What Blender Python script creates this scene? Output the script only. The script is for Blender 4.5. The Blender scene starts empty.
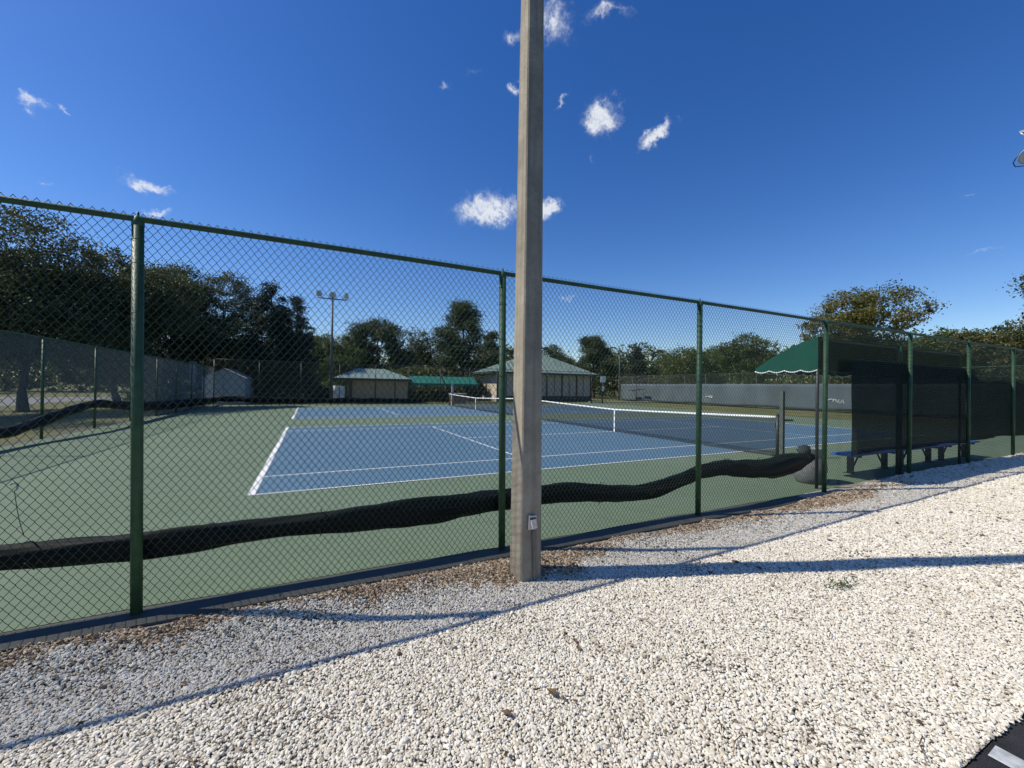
import bpy, math, random
import numpy as np
from mathutils import Vector, Matrix

PI = math.pi
R = math.radians
S = bpy.context.scene
C = S.collection
rng = np.random.default_rng(7)
random.seed(7)

# ------------------------------------------------------------------ helpers
class MB:
    """collects polygons, then links them as one mesh object"""
    def __init__(s):
        s.v = []; s.f = []; s.sm = []
    def add(s, vs, fs, smooth=False):
        o = len(s.v)
        s.v += [tuple(map(float, p)) for p in vs]
        for f in fs:
            s.f.append(tuple(o + i for i in f)); s.sm.append(smooth)
    def box(s, x0, y0, z0, x1, y1, z1):
        vs = [(x0,y0,z0),(x1,y0,z0),(x1,y1,z0),(x0,y1,z0),(x0,y0,z1),(x1,y0,z1),(x1,y1,z1),(x0,y1,z1)]
        s.add(vs, [(3,2,1,0),(4,5,6,7),(0,1,5,4),(1,2,6,5),(2,3,7,6),(3,0,4,7)])
    def quad(s, *p):
        s.add(p, [tuple(range(len(p)))])
    def tube(s, path, r, n=10, cap=True, smooth=True, flat=1.0):
        path = [Vector(p) for p in path]
        if not hasattr(r, '__len__'): r = [r]*len(path)
        vs = []; fs = []
        prev = None
        for i, p in enumerate(path):
            t = (path[min(i+1, len(path)-1)] - path[max(i-1, 0)]).normalized()
            if prev is None:
                ref = Vector((0,0,1)) if abs(t.z) < .9 else Vector((1,0,0))
                a = t.cross(ref).normalized()
            else:
                a = (prev - t*prev.dot(t)).normalized()
            prev = a
            b = t.cross(a)
            for k in range(n):
                w = 2*PI*k/n
                vs.append(p + (a*math.cos(w)*flat + b*math.sin(w))*r[i])
        for i in range(len(path)-1):
            for k in range(n):
                q = (k+1) % n
                fs.append((i*n+k, i*n+q, (i+1)*n+q, (i+1)*n+k))
        s.add(vs, fs, smooth)
        if cap:
            s.add([vs[k] for k in range(n)], [tuple(range(n-1, -1, -1))])
            s.add(vs[-n:], [tuple(range(n))])
    def lathe(s, prof, n=24, c=(0,0), smooth=True):
        vs = []; fs = []
        for r, z in prof:
            for k in range(n):
                w = 2*PI*k/n
                vs.append((c[0]+r*math.cos(w), c[1]+r*math.sin(w), z))
        for i in range(len(prof)-1):
            for k in range(n):
                q = (k+1) % n
                fs.append((i*n+k, i*n+q, (i+1)*n+q, (i+1)*n+k))
        s.add(vs, fs, smooth)
    def prism(s, prof, y0, y1, ax='y'):
        """closed side profile (list of (a, z)) swept along y or x"""
        n = len(prof)
        if ax == 'y':
            vs = [(a, y0, z) for a, z in prof] + [(a, y1, z) for a, z in prof]
        else:
            vs = [(y0, a, z) for a, z in prof] + [(y1, a, z) for a, z in prof]
        fs = [tuple(range(n)), tuple(range(2*n-1, n-1, -1))]
        fs += [(i, i+n, (i+1) % n + n, (i+1) % n) for i in range(n)]
        s.add(vs, fs)
    def build(s, name, m, parent=None, bevel=0):
        me = bpy.data.meshes.new(name)
        me.from_pydata(s.v, [], s.f)
        me.polygons.foreach_set('use_smooth', s.sm)
        import bmesh as _b
        bm = _b.new(); bm.from_mesh(me)
        _b.ops.remove_doubles(bm, verts=bm.verts, dist=1e-5)
        _b.ops.recalc_face_normals(bm, faces=bm.faces)
        bm.to_mesh(me); bm.free()
        return link(name, me, m, parent, bevel)

def link(name, me, m, parent=None, bevel=0):
    o = bpy.data.objects.new(name, me)
    C.objects.link(o)
    if m is not None and not me.materials: me.materials.append(m)
    if parent: o.parent = parent
    if bevel:
        b = o.modifiers.new('bevel', 'BEVEL'); b.width = bevel; b.segments = 2; b.limit_method = 'ANGLE'; b.angle_limit = R(40)
    return o

def tag(o, label=None, cat=None, group=None, kind=None):
    if label: o['label'] = label
    if cat: o['category'] = cat
    if group: o['group'] = group
    if kind: o['kind'] = kind
    return o

def thing(name, label, cat, loc=(0,0,0), rz=0, group=None):
    o = bpy.data.objects.new(name, None)
    C.objects.link(o); o.empty_display_size = .2
    o.location = loc; o.rotation_euler = (0,0,rz)
    return tag(o, label, cat, group)

def copy_tree(o, parent=None):
    c = o.copy(); C.objects.link(c)
    if parent: c.parent = parent
    for ch in list(o.children): copy_tree(ch, c)
    return c

def np_mesh(name, v, f, smooth=False, attrs=None):
    me = bpy.data.meshes.new(name)
    v = np.asarray(v, np.float32); f = np.asarray(f, np.int32)
    k = f.shape[1]
    me.vertices.add(len(v)); me.vertices.foreach_set('co', v.ravel())
    me.loops.add(f.size); me.loops.foreach_set('vertex_index', f.ravel())
    me.polygons.add(len(f)); me.polygons.foreach_set('loop_start', np.arange(len(f), dtype=np.int32)*k)
    try: me.polygons.foreach_set('loop_total', np.full(len(f), k, np.int32))
    except Exception: pass
    me.polygons.foreach_set('use_smooth', np.full(len(f), smooth))
    for n, (dom, a) in (attrs or {}).items():
        at = me.attributes.new(n, 'FLOAT', dom); at.data.foreach_set('value', np.asarray(a, np.float32))
    me.update(calc_edges=True)
    return me

# ------------------------------------------------------------------ materials
class NT:
    def __init__(s, tree): s.t = tree; s.n = tree.nodes; s.l = tree.links
    def __call__(s, typ, ins=None, **kw):
        n = s.n.new(typ)
        for k, v in kw.items(): setattr(n, k, v)
        for k, v in (ins or {}).items():
            if isinstance(v, bpy.types.NodeSocket): s.l.new(v, n.inputs[k])
            else: n.inputs[k].default_value = v
        return n
    def ramp(s, fac, stops, interp='LINEAR'):
        n = s.n.new('ShaderNodeValToRGB'); n.color_ramp.interpolation = interp
        e = n.color_ramp.elements
        while len(e) < len(stops): e.new(.5)
        for i, (p, c) in enumerate(stops):
            e[i].position = p; e[i].color = (*c, 1) if len(c) == 3 else c
        s.l.new(fac, n.inputs[0]); return n.outputs[0]
    def math(s, op, a, b=0.0, c=0.0, clamp=False):
        n = s.n.new('ShaderNodeMath'); n.operation = op; n.use_clamp = clamp
        for i, v in enumerate((a, b, c)):
            if isinstance(v, bpy.types.NodeSocket): s.l.new(v, n.inputs[i])
            else: n.inputs[i].default_value = v
        return n.outputs[0]
    def mix(s, fac, a, b, typ='MIX'):
        n = s.n.new('ShaderNodeMix'); n.data_type = 'RGBA'; n.blend_type = typ
        for k, v in ((0, fac), (6, a), (7, b)):
            if isinstance(v, bpy.types.NodeSocket): s.l.new(v, n.inputs[k])
            else: n.inputs[k].default_value = v if k == 0 else ((*v, 1) if len(v) == 3 else v)
        return n.outputs[2]

def new_mat(name):
    m = bpy.data.materials.new(name); m.use_nodes = True
    m.node_tree.nodes.clear()
    t = NT(m.node_tree)
    out = t('ShaderNodeOutputMaterial')
    return m, t, out

def mat(name, col, rough=.6, var=.15, scale=6, bump=0, bscale=40, metal=0, spec=.4, col2=None, coord='Object', stretch=(1,1,1), trans=0, detail=4):
    m, t, out = new_mat(name)
    tc = t('ShaderNodeTexCoord')
    mp = t('ShaderNodeMapping', {'Vector': tc.outputs[coord], 'Scale': stretch})
    nz = t('ShaderNodeTexNoise', {'Vector': mp.outputs[0], 'Scale': scale, 'Detail': detail, 'Roughness': .6})
    a = tuple(c*(1-var) for c in col)
    b = col2 or tuple(min(1, c*(1+var)) for c in col)
    c = t.ramp(nz.outputs[0], [(.3, a), (.7, b)])
    p = t('ShaderNodeBsdfPrincipled', {'Base Color': c, 'Roughness': rough, 'Metallic': metal, 'Specular IOR Level': spec})
    if bump:
        n2 = t('ShaderNodeTexNoise', {'Vector': mp.outputs[0], 'Scale': bscale, 'Detail': 3})
        bp = t('ShaderNodeBump', {'Height': n2.outputs[0], 'Strength': bump, 'Distance': .02})
        t.l.new(bp.outputs[0], p.inputs['Normal'])
    sh = p.outputs[0]
    if trans:
        tr = t('ShaderNodeBsdfTransparent')
        sh = t('ShaderNodeMixShader', {0: trans, 1: sh, 2: tr.outputs[0]}).outputs[0]
    t.l.new(sh, out.inputs[0])
    return m

M = {}
M['green_paint'] = mat('green_painted_steel', (.036,.082,.040), .5, .25, 9, .15, 60, spec=.3)
M['green_wire'] = mat('green_vinyl_wire', (.028,.048,.033), .3, .15, 5, spec=.3)
M['grey_wire'] = mat('galvanised_wire', (.40,.43,.43), .45, .1, 5, metal=.15)
M['dull_wire'] = mat('dull_green_wire', (.03,.05,.04), .4, .1, 5)
M['white_paint'] = mat('white_paint', (.78,.78,.75), .6, .05, 4)
M['white_band'] = mat('white_net_band', (.82,.82,.80), .7, .05, 8)
M['dark_metal'] = mat('dark_metal', (.03,.035,.035), .45, .2, 6)
M['grey_metal'] = mat('grey_metal', (.30,.31,.31), .45, .15, 6, metal=.4)
M['pole_dark'] = mat('dark_steel_pole', (.075,.08,.085), .5, .2, 4)
M['lamp_metal'] = mat('lamp_housing', (.42,.42,.40), .4, .12, 6, metal=.4)
M['lamp_glass'] = mat('lamp_glass', (.62,.62,.58), .12, .05, 3, spec=.8)
M['blue_seat'] = mat('blue_coated_steel', (.012,.10,.38), .38, .15, 8)
M['black_leg'] = mat('dark_bench_leg', (.008,.014,.028), .45, .2, 6)
M['canvas'] = mat('green_canvas', (.004,.075,.05), .75, .12, 3, .1, 200, spec=.2)
M['shade_layer'] = mat('awning_interior_shade', (.004,.011,.010), .9, .2, 5, spec=.1)  # shade inside the awnings, put into a near-black colour
M['white_trim'] = mat('white_trim', (.75,.78,.75), .7, .05, 5)
M['bark'] = mat('bark', (.055,.043,.034), .9, .35, 5, .6, 14, stretch=(3,3,.6))
M['pale_bark'] = mat('pale_bark', (.22,.19,.155), .9, .3, 5, .5, 14, stretch=(3,3,.6))
M['brick'] = mat('red_brick', (.22,.10,.075), .85, .25, 9)
M['tan_wall'] = mat('tan_painted_board', (.50,.36,.21), .8, .12, 3, stretch=(4,4,.5))
M['beige_wall'] = mat('beige_stucco', (.54,.45,.34), .85, .1, 2, .1, 30)
M['brown_wood'] = mat('brown_stained_wood', (.09,.05,.035), .7, .25, 6, stretch=(1,1,.2))
M['white_wall'] = mat('pale_grey_siding', (.36,.37,.38), .8, .1, 3)
M['roof'] = mat('green_metal_roof', (.20,.27,.22), .5, .12, 1.2)
M['fascia'] = mat('dark_green_fascia', (.04,.06,.05), .6, .15, 4)
M['awning_green'] = mat('teal_awning_cloth', (.015,.16,.115), .7, .12, 2)
M['shed'] = mat('grey_shed_siding', (.40,.45,.46), .6, .1, 3, stretch=(6,1,.3))
M['car_paint'] = mat('navy_car_paint', (.012,.02,.055), .2, .1, 3, spec=.6)
M['car_glass'] = mat('car_glass', (.02,.03,.04), .06, .05, 3, spec=.8)
M['tyre'] = mat('tyre', (.015,.015,.015), .85, .1, 9)
M['rim'] = mat('wheel_rim', (.4,.4,.4), .3, .1, 9, metal=.7)
M['red_lamp'] = mat('tail_lamp', (.25,.01,.01), .2, .1, 9)
M['conduit'] = mat('painted_conduit', (.17,.155,.12), .6, .2, 8)
M['cover'] = mat('dirty_white_cover', (.66,.56,.47), .6, .2, 25)
M['box_grey'] = mat('outlet_box_grey', (.48,.47,.45), .45, .1, 20, metal=.3)
M['bin'] = mat('grey_bin_mesh', (.145,.15,.15), .6, .25, 14, .3, 90)
M['bin_rim'] = mat('bin_rim', (.15,.19,.18), .5, .2, 9)
M['roll'] = mat('black_rolled_mesh', (.0018,.0048,.0055), .6, .35, 5, .10, 14, spec=.16, stretch=(.5,1,1))
M['knot'] = mat('grey_bunched_mesh', (.022,.028,.03), .8, .35, 14, .5, 40)
M['screen_dark'] = mat('dark_windscreen_cloth', (.004,.016,.018), .8, .45, 2, .4, 4, spec=.08, stretch=(1,1,.25), trans=.24)
M['screen_green'] = mat('green_windscreen_cloth', (.005,.020,.015), .8, .35, 3, .25, 5, spec=.08, stretch=(1,1,.25), trans=.16)
M['screen_far'] = mat('blue_grey_windscreen_cloth', (.098,.128,.138), .8, .22, .5, .3, 1.2, spec=.2, stretch=(1,1,.35), trans=.10)
M['net'] = mat('black_net_cord', (.01,.012,.014), .8, .2, 9, trans=.70)
M['faded_print'] = mat('faded_white_print', (.42,.45,.46), .8, .15, 9)
M['kerb'] = mat('pale_kerb', (.55,.51,.44), .85, .15, 3, .2, 30)
M['twig'] = mat('dry_twig', (.055,.035,.022), .9, .3, 9, col2=(.26,.16,.075))
M['weed'] = mat('weed_leaf', (.05,.075,.02), .7, .3, 30)
M['dull_post'] = mat('weathered_dark_post', (.085,.10,.09), .8, .3, 5, .2, 30)
M['grey_post'] = mat('weathered_pale_post', (.26,.265,.26), .8, .2, 5, .2, 30)

# concrete pole: mottled grey, small pits, rusty streaks
def concrete():
    m, t, out = new_mat('weathered_concrete')
    tc = t('ShaderNodeTexCoord')
    a = t('ShaderNodeTexNoise', {'Vector': tc.outputs['Object'], 'Scale': 3.0, 'Detail': 8, 'Roughness': .65})
    st = t('ShaderNodeMapping', {'Vector': tc.outputs['Object'], 'Scale': (22, 22, .8)})
    b = t('ShaderNodeTexNoise', {'Vector': st.outputs[0], 'Scale': 1.0, 'Detail': 5})
    f = t('ShaderNodeTexNoise', {'Vector': tc.outputs['Object'], 'Scale': 150.0, 'Detail': 2})
    c = t.ramp(a.outputs[0], [(.3, (.235,.205,.155)), (.7, (.43,.38,.285))])
    c = t.mix(t.math('MULTIPLY', t.math('SUBTRACT', b.outputs[0], .48, clamp=True), 2.4, clamp=True), c, (.17,.145,.115))
    sp = t.math('GREATER_THAN', f.outputs[0], .69)
    c = t.mix(t.math('MULTIPLY', sp, .5), c, (.12,.10,.085))
    m2 = t('ShaderNodeTexNoise', {'Vector': tc.outputs['Object'], 'Scale': 38.0, 'Detail': 5, 'Roughness': .7})
    c = t.mix(t.math('MULTIPLY', t.math('SUBTRACT', m2.outputs[0], .54, clamp=True), 2.6, clamp=True), c, (.15,.13,.105))
    p = t('ShaderNodeBsdfPrincipled', {'Base Color': c, 'Roughness': .9, 'Specular IOR Level': .2})
    h = t.math('ADD', t.math('MULTIPLY', f.outputs[0], .6), t.math('ADD', a.outputs[0], m2.outputs[0]))
    bp = t('ShaderNodeBump', {'Height': h, 'Strength': .5, 'Distance': .012})
    t.l.new(bp.outputs[0], p.inputs['Normal']); t.l.new(p.outputs[0], out.inputs[0])
    return m
M['concrete'] = concrete()

def court_mat(name, col, worn, dirt):
    m, t, out = new_mat(name)
    g = t('ShaderNodeNewGeometry')
    a = t('ShaderNodeTexNoise', {'Vector': g.outputs['Position'], 'Scale': .22, 'Detail': 6, 'Roughness': .6})
    b = t('ShaderNodeTexNoise', {'Vector': g.outputs['Position'], 'Scale': 2.6, 'Detail': 6, 'Roughness': .7})
    f = t('ShaderNodeTexNoise', {'Vector': g.outputs['Position'], 'Scale': 170.0, 'Detail': 2})
    c = t.ramp(a.outputs[0], [(.32, col), (.68, worn)])
    c = t.mix(t.math('MULTIPLY', t.math('SUBTRACT', b.outputs[0], .5, clamp=True), 2.6, clamp=True), c, dirt)
    c = t.mix(t.math('MULTIPLY', t.math('SUBTRACT', f.outputs[0], .5, clamp=True), .9, clamp=True), c, worn)
    p = t('ShaderNodeBsdfPrincipled', {'Base Color': c, 'Roughness': .66, 'Specular IOR Level': .35})
    bp = t('ShaderNodeBump', {'Height': f.outputs[0], 'Strength': .3, 'Distance': .004})
    t.l.new(bp.outputs[0], p.inputs['Normal']); t.l.new(p.outputs[0], out.inputs[0])
    return m
M['court_green'] = court_mat('green_court_paint', (.118,.166,.094), (.144,.194,.120), (.092,.128,.076))
M['court_blue'] = court_mat('blue_court_paint', (.074,.150,.215), (.092,.170,.235), (.065,.125,.178))
M['slab'] = court_mat('bare_slab_concrete', (.060,.064,.054), (.085,.085,.07), (.035,.038,.032))

def line_mat():
    m, t, out = new_mat('worn_line_paint')
    g = t('ShaderNodeNewGeometry')
    f = t('ShaderNodeTexNoise', {'Vector': g.outputs['Position'], 'Scale': 22.0, 'Detail': 6, 'Roughness': .7})
    c = t.ramp(f.outputs[0], [(.25, (.45,.48,.48)), (.42, (.74,.74,.71))])
    p = t('ShaderNodeBsdfPrincipled', {'Base Color': c, 'Roughness': .75})
    t.l.new(p.outputs[0], out.inputs[0]); return m
M['line'] = line_mat()

M['stall'] = mat('worn_stall_paint', (.26,.27,.265), .8, .1, 14, col2=(.60,.62,.60), detail=8)
def ground_mat(name, stops, scale, fine, rough=.95, bump=.45):
    m, t, out = new_mat(name)
    g = t('ShaderNodeNewGeometry')
    a = t('ShaderNodeTexNoise', {'Vector': g.outputs['Position'], 'Scale': scale, 'Detail': 8, 'Roughness': .65})
    f = t('ShaderNodeTexNoise', {'Vector': g.outputs['Position'], 'Scale': fine, 'Detail': 4, 'Roughness': .7})
    k = t.math('ADD', t.math('MULTIPLY', a.outputs[0], .6), t.math('MULTIPLY', f.outputs[0], .4))
    c = t.ramp(k, stops)
    p = t('ShaderNodeBsdfPrincipled', {'Base Color': c, 'Roughness': rough, 'Specular IOR Level': .2})
    bp = t('ShaderNodeBump', {'Height': f.outputs[0], 'Strength': bump, 'Distance': .02})
    t.l.new(bp.outputs[0], p.inputs['Normal']); t.l.new(p.outputs[0], out.inputs[0]); return m
M['grass'] = ground_mat('dry_lawn', [(.34,(.05,.065,.02)),(.5,(.11,.115,.042)),(.64,(.19,.165,.075))], .35, 18)
M['asphalt'] = ground_mat('asphalt', [(.35,(.022,.022,.023)),(.5,(.045,.045,.047)),(.66,(.085,.083,.08))], 1.5, 160, .85, .8)
M['gravel_bed'] = ground_mat('gravel_bed', [(.35,(.24,.205,.15)),(.5,(.42,.38,.30)),(.66,(.58,.54,.45))], 2.5, 60, .95, 1)
M['lot'] = ground_mat('pale_parking_lot', [(.35,(.14,.14,.14)),(.65,(.24,.235,.22))], .3, 20)

# pebbles: colour from per-instance attributes
def pebble_mat():
    m, t, out = new_mat('marble_chips')
    a = t('ShaderNodeAttribute', attribute_name='tint', attribute_type='INSTANCER')
    b = t('ShaderNodeAttribute', attribute_name='brown', attribute_type='INSTANCER')
    w = t.ramp(a.outputs['Fac'], [(0,(.07,.055,.04)),(.012,(.16,.13,.09)),(.025,(.46,.40,.29)),(.10,(.55,.49,.375)),(.3,(.655,.605,.49)),(.8,(.725,.68,.57)),(1,(.76,.72,.62))])
    br = t.ramp(a.outputs['Fac'], [(0,(.05,.03,.018)),(.2,(.24,.145,.07)),(.5,(.43,.28,.14)),(.75,(.58,.43,.25)),(1,(.70,.60,.44))])
    c = t.mix(b.outputs['Fac'], w, br)
    g = t('ShaderNodeNewGeometry')
    nz = t('ShaderNodeTexNoise', {'Vector': g.outputs['Position'], 'Scale': 90.0, 'Detail': 3})
    c = t.mix(t.math('MULTIPLY', t.math('SUBTRACT', nz.outputs[0], .5, clamp=True), 1.2, clamp=True), c, (.36,.31,.24))
    p = t('ShaderNodeBsdfPrincipled', {'Base Color': c, 'Roughness': .75, 'Specular IOR Level': .3})
    t.l.new(p.outputs[0], out.inputs[0]); return m
M['pebble'] = pebble_mat()

def leaf_mat(name, stops, trans=.28):
    m, t, out = new_mat(name)
    a = t('ShaderNodeAttribute', attribute_name='tint', attribute_type='GEOMETRY')
    oi = t('ShaderNodeObjectInfo')
    k = t.math('ADD', a.outputs['Fac'], t.math('MULTIPLY', t.math('SUBTRACT', oi.outputs['Random'], .5), .18), clamp=True)
    c = t.ramp(k, stops)
    d = t('ShaderNodeBsdfPrincipled', {'Base Color': c, 'Roughness': .5, 'Specular IOR Level': .3})
    tr = t('ShaderNodeBsdfTranslucent', {'Color': t.mix(.5, c, (.10,.12,.015))})
    mx = t('ShaderNodeMixShader', {0: trans, 1: d.outputs[0], 2: tr.outputs[0]})
    t.l.new(mx.outputs[0], out.inputs[0]); return m
M['leaf_oak'] = leaf_mat('oak_leaves', [(0,(0.0243,0.0378,0.0162)),(.45,(0.0567,0.0783,0.0297)),(.75,(0.1148,0.1188,0.0405)),(1,(0.2025,0.1418,0.0473))])
M['leaf_green'] = leaf_mat('green_leaves', [(0,(0.0352,0.0576,0.0192)),(.5,(0.0880,0.1248,0.0352)),(.8,(0.1520,0.1760,0.0480)),(1,(0.2240,0.2160,0.0640))])
M['leaf_pine'] = leaf_mat('pine_needles', [(0,(0.0248,0.0465,0.0217)),(.5,(0.0558,0.0868,0.0357)),(1,(0.1318,0.1628,0.0620))], .15)
M['leaf_cedar'] = leaf_mat('cedar_needles', [(0,(0.0150,0.0250,0.0163)),(.5,(0.0300,0.0450,0.0275)),(1,(0.0750,0.0875,0.0562))], .1)
M['leaf_autumn'] = leaf_mat('autumn_leaves', [(0,(.05,.055,.018)),(.4,(.105,.118,.034)),(.72,(.20,.175,.048)),(1,(.36,.225,.07))], .32)
M['leaf_yellow'] = leaf_mat('yellow_shrub_leaves', [(0,(0.0520,0.0650,0.0182)),(.5,(0.1300,0.1300,0.0338)),(1,(0.2470,0.2145,0.0520))], .3)

# ------------------------------------------------------------------ camera
cam = bpy.data.cameras.new('camera'); co = bpy.data.objects.new('camera', cam); C.objects.link(co)
F_PX, YAW, PIT, ROL, HC = 405.97, .4494, .0080, .0146, 1.7343
Fv = Vector((math.sin(YAW)*math.cos(PIT), math.cos(YAW)*math.cos(PIT), math.sin(PIT)))
Rv = Vector((math.cos(YAW), -math.sin(YAW), 0)); Uv = Rv.cross(Fv)
R2 = Rv*math.cos(ROL) + Uv*math.sin(ROL); U2 = -Rv*math.sin(ROL) + Uv*math.cos(ROL)
co.matrix_world = Matrix(((R2.x,U2.x,-Fv.x,0),(R2.y,U2.y,-Fv.y,0),(R2.z,U2.z,-Fv.z,HC),(0,0,0,1)))
cam.sensor_width = 36; cam.lens = 36*F_PX/1024; cam.clip_start = .05; cam.clip_end = 3000
S.camera = co

# ------------------------------------------------------------------ sun, sky, clouds
EL, AZ = R(47.6), R(21.3)
to_sun = Vector((-math.cos(AZ)*math.cos(EL), math.sin(AZ)*math.cos(EL), math.sin(EL)))
sl = bpy.data.lights.new('sun', 'SUN'); so = bpy.data.objects.new('sun', sl); C.objects.link(so)
sl.energy = 5.0; sl.angle = R(.53); sl.color = (1, .945, .85)
so.rotation_euler = to_sun.to_track_quat('Z', 'Y').to_euler(); so.location = (-20, 10, 30)

W = bpy.data.worlds.new('World'); S.world = W; W.use_nodes = True
W.node_tree.nodes.clear()
t = NT(W.node_tree)
out = t('ShaderNodeOutputWorld')
sky = t('ShaderNodeTexSky', sky_type='NISHITA', sun_disc=False, sun_elevation=EL, sun_rotation=math.atan2(to_sun.x, to_sun.y), altitude=0, air_density=1.0, dust_density=.25, ozone_density=3.0)
tc = t('ShaderNodeTexCoord')
D = tc.outputs['Generated']
# (azimuth from +y, elevation, half width, half height, tilt) in degrees, density
CLOUDS = [(22.00,23.57,4.22,1.86,5,1.),(30.47,24.00,1.60,0.99,20,.8),(37.92,33.32,2.10,1.79,10,.95),(44.78,30.66,2.29,0.83,28,.8),
 (32.23,35.33,1.35,0.42,35,.45),(36.22,29.48,0.45,0.68,0,.3),(30.67,42.12,1.99,2.36,60,.55),(27.60,40.33,1.33,0.95,30,.5),
 (38.14,42.39,0.70,2.27,80,.5),(25.03,40.89,1.22,0.84,20,.5),(25.56,36.56,0.82,0.92,40,.55),(16.00,36.43,0.70,0.50,-30,.4),
 (19.87,37.63,1.79,0.80,30,.25),(-24.07,23.82,0.90,0.65,-50,.6),(-22.60,24.32,0.60,0.34,-25,.5),(-16.31,19.79,1.99,0.66,-12,.65),
 (-15.87,17.54,1.11,0.43,0,.6),(-23.53,17.58,0.84,0.28,0,.4),(75.07,13.07,1.22,0.29,8,.4),(73.75,17.95,0.94,0.29,15,.3),(33.30,12.69,2.02,0.40,5,.4)]
wn = t('ShaderNodeTexNoise', {'Vector': D, 'Scale': 26.0, 'Detail': 6, 'Roughness': .62})
warp = t('ShaderNodeVectorMath', {0: wn.outputs['Color'], 1: (.5,.5,.5)}, operation='SUBTRACT')
warp = t('ShaderNodeVectorMath', {0: warp.outputs[0], 'Scale': .075}, operation='SCALE')
DW = t('ShaderNodeVectorMath', {0: D, 1: warp.outputs[0]}, operation='ADD').outputs[0]
fine = t('ShaderNodeTexNoise', {'Vector': DW, 'Scale': 60.0, 'Detail': 7, 'Roughness': .65}).outputs[0]
total = None
for az, el, a, b, rot, dens in CLOUDS:
    az, el, rot = R(az), R(el), R(rot)
    c = Vector((math.sin(az)*math.cos(el), math.cos(az)*math.cos(el), math.sin(el)))
    u = Vector((math.cos(az), -math.sin(az), 0)); v = u.cross(c)
    if v.z < 0: v = -v
    uu = (u*math.cos(rot) + v*math.sin(rot))/R(a*1.55); vv = (-u*math.sin(rot) + v*math.cos(rot))/R(b*1.6)
    d = t('ShaderNodeVectorMath', {0: DW, 1: c}, operation='SUBTRACT').outputs[0]
    x = t('ShaderNodeVectorMath', {0: d, 1: uu}, operation='DOT_PRODUCT').outputs['Value']
    y = t('ShaderNodeVectorMath', {0: d, 1: vv}, operation='DOT_PRODUCT').outputs['Value']
    z = t('ShaderNodeVectorMath', {0: d, 1: c}, operation='DOT_PRODUCT').outputs['Value']
    cv = t('ShaderNodeCombineXYZ', {0: x, 1: y, 2: t.math('MULTIPLY', z, 3)})
    ln = t('ShaderNodeVectorMath', {0: cv.outputs[0]}, operation='LENGTH').outputs['Value']
    k = t.math('MULTIPLY', t.math('SUBTRACT', 1.0, ln, clamp=True), min(1.0, dens*1.2))
    total = k if total is None else t.math('MAXIMUM', total, k)
base = t('ShaderNodeMapRange', {'Value': total, 'From Min': .0, 'From Max': .82}, interpolation_type='SMOOTHSTEP').outputs[0]
det = t('ShaderNodeMapRange', {'Value': fine, 'From Min': .34, 'From Max': .74}).outputs[0]
cl = t.math('MULTIPLY', base, t.math('ADD', det, t.math('MULTIPLY', base, .55)), clamp=True)
cl = t('ShaderNodeMapRange', {'Value': cl, 'From Min': .01, 'From Max': 1.12}, interpolation_type='SMOOTHSTEP').outputs[0]
hs = t('ShaderNodeHueSaturation', {'Hue': .514, 'Saturation': 1.33, 'Value': 1.27, 'Color': sky.outputs[0]})
col = t.mix(t.math('MULTIPLY', cl, .9), hs.outputs[0], (8.2, 8.5, 8.9, 1))
bg = t('ShaderNodeBackground', {'Color': col, 'Strength': .105})
t.l.new(bg.outputs[0], out.inputs[0])
W.cycles.sampling_method = 'MANUAL'; W.cycles.sample_map_resolution = 512

S.view_settings.view_transform = 'Standard'; S.view_settings.look = 'None'
S.view_settings.exposure = 0.0; S.view_settings.gamma = 1; S.view_settings.use_curve_mapping = False

# ------------------------------------------------------------------ the ground
FY = 3.97                       # near fence line
def gz(x): return -.11 + .0158*min(max(x, -8), 12)
def gzn(x): return -.11 + .0158*np.clip(x, -8, 12)
def gzy(x, y):                   # gravel banked up against the slab edge
    g = gzn(np.asarray(x, float)); k = np.clip((np.asarray(y, float)-3.28)/.44, 0, 1); k = k*k*(3-2*k)
    return g + k*np.maximum(0, -.022-g)

def strip(name, y0, y1, dz, m, xs, ys=None):
    b = MB(); ys = ys or [y0, y1]
    vs = [(x, y, float(gzy(x, y))+dz) for y in ys for x in xs]; n = len(xs)
    b.add(vs, [(j*n+i, j*n+i+1, (j+1)*n+i+1, (j+1)*n+i) for j in range(len(ys)-1) for i in range(n-1)], True)
    o = b.build(name, m); o['kind'] = 'structure'; return o
XS = [-900, -60, -8] + [x for x in range(-7, 13)] + [60, 900]
strip('asphalt_road', -900, .85, -.012, M['asphalt'], XS)
strip('gravel_bed', .82, 4.05, -.004, M['gravel_bed'], XS, [.82, 2, 3.2, 3.3, 3.4, 3.5, 3.6, 3.7, 4.05])
b = MB(); b.quad((-900,4.05,-.03),(900,4.05,-.03),(900,1500,-.03),(-900,1500,-.03)); b.build('lawn', M['grass'])['kind'] = 'structure'
b = MB(); b.box(-7.62,3.775,-.3,29.6,39.3,0); b.build('court_slab', M['slab'], bevel=.012)['kind'] = 'structure'
b = MB()
n = 60
edge = [(-7.25 + (29.45+7.25)*i/n, 4.03 + .02*math.sin(i*2.1) + .015*math.sin(i*.7)) for i in range(n+1)]
b.add([(x, y, .004) for x, y in edge] + [(x, 39.1, .004) for x, y in edge], [(i, i+1, n+2+i, n+1+i) for i in range(n)])
b.build('court_surround', M['court_green'])['kind'] = 'structure'
b = MB(); b.quad((-75,5,-.026),(-19,5,-.026),(-19,60,-.026),(-75,60,-.026)); b.build('parking_lot', M['lot'])['kind'] = 'structure'

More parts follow.
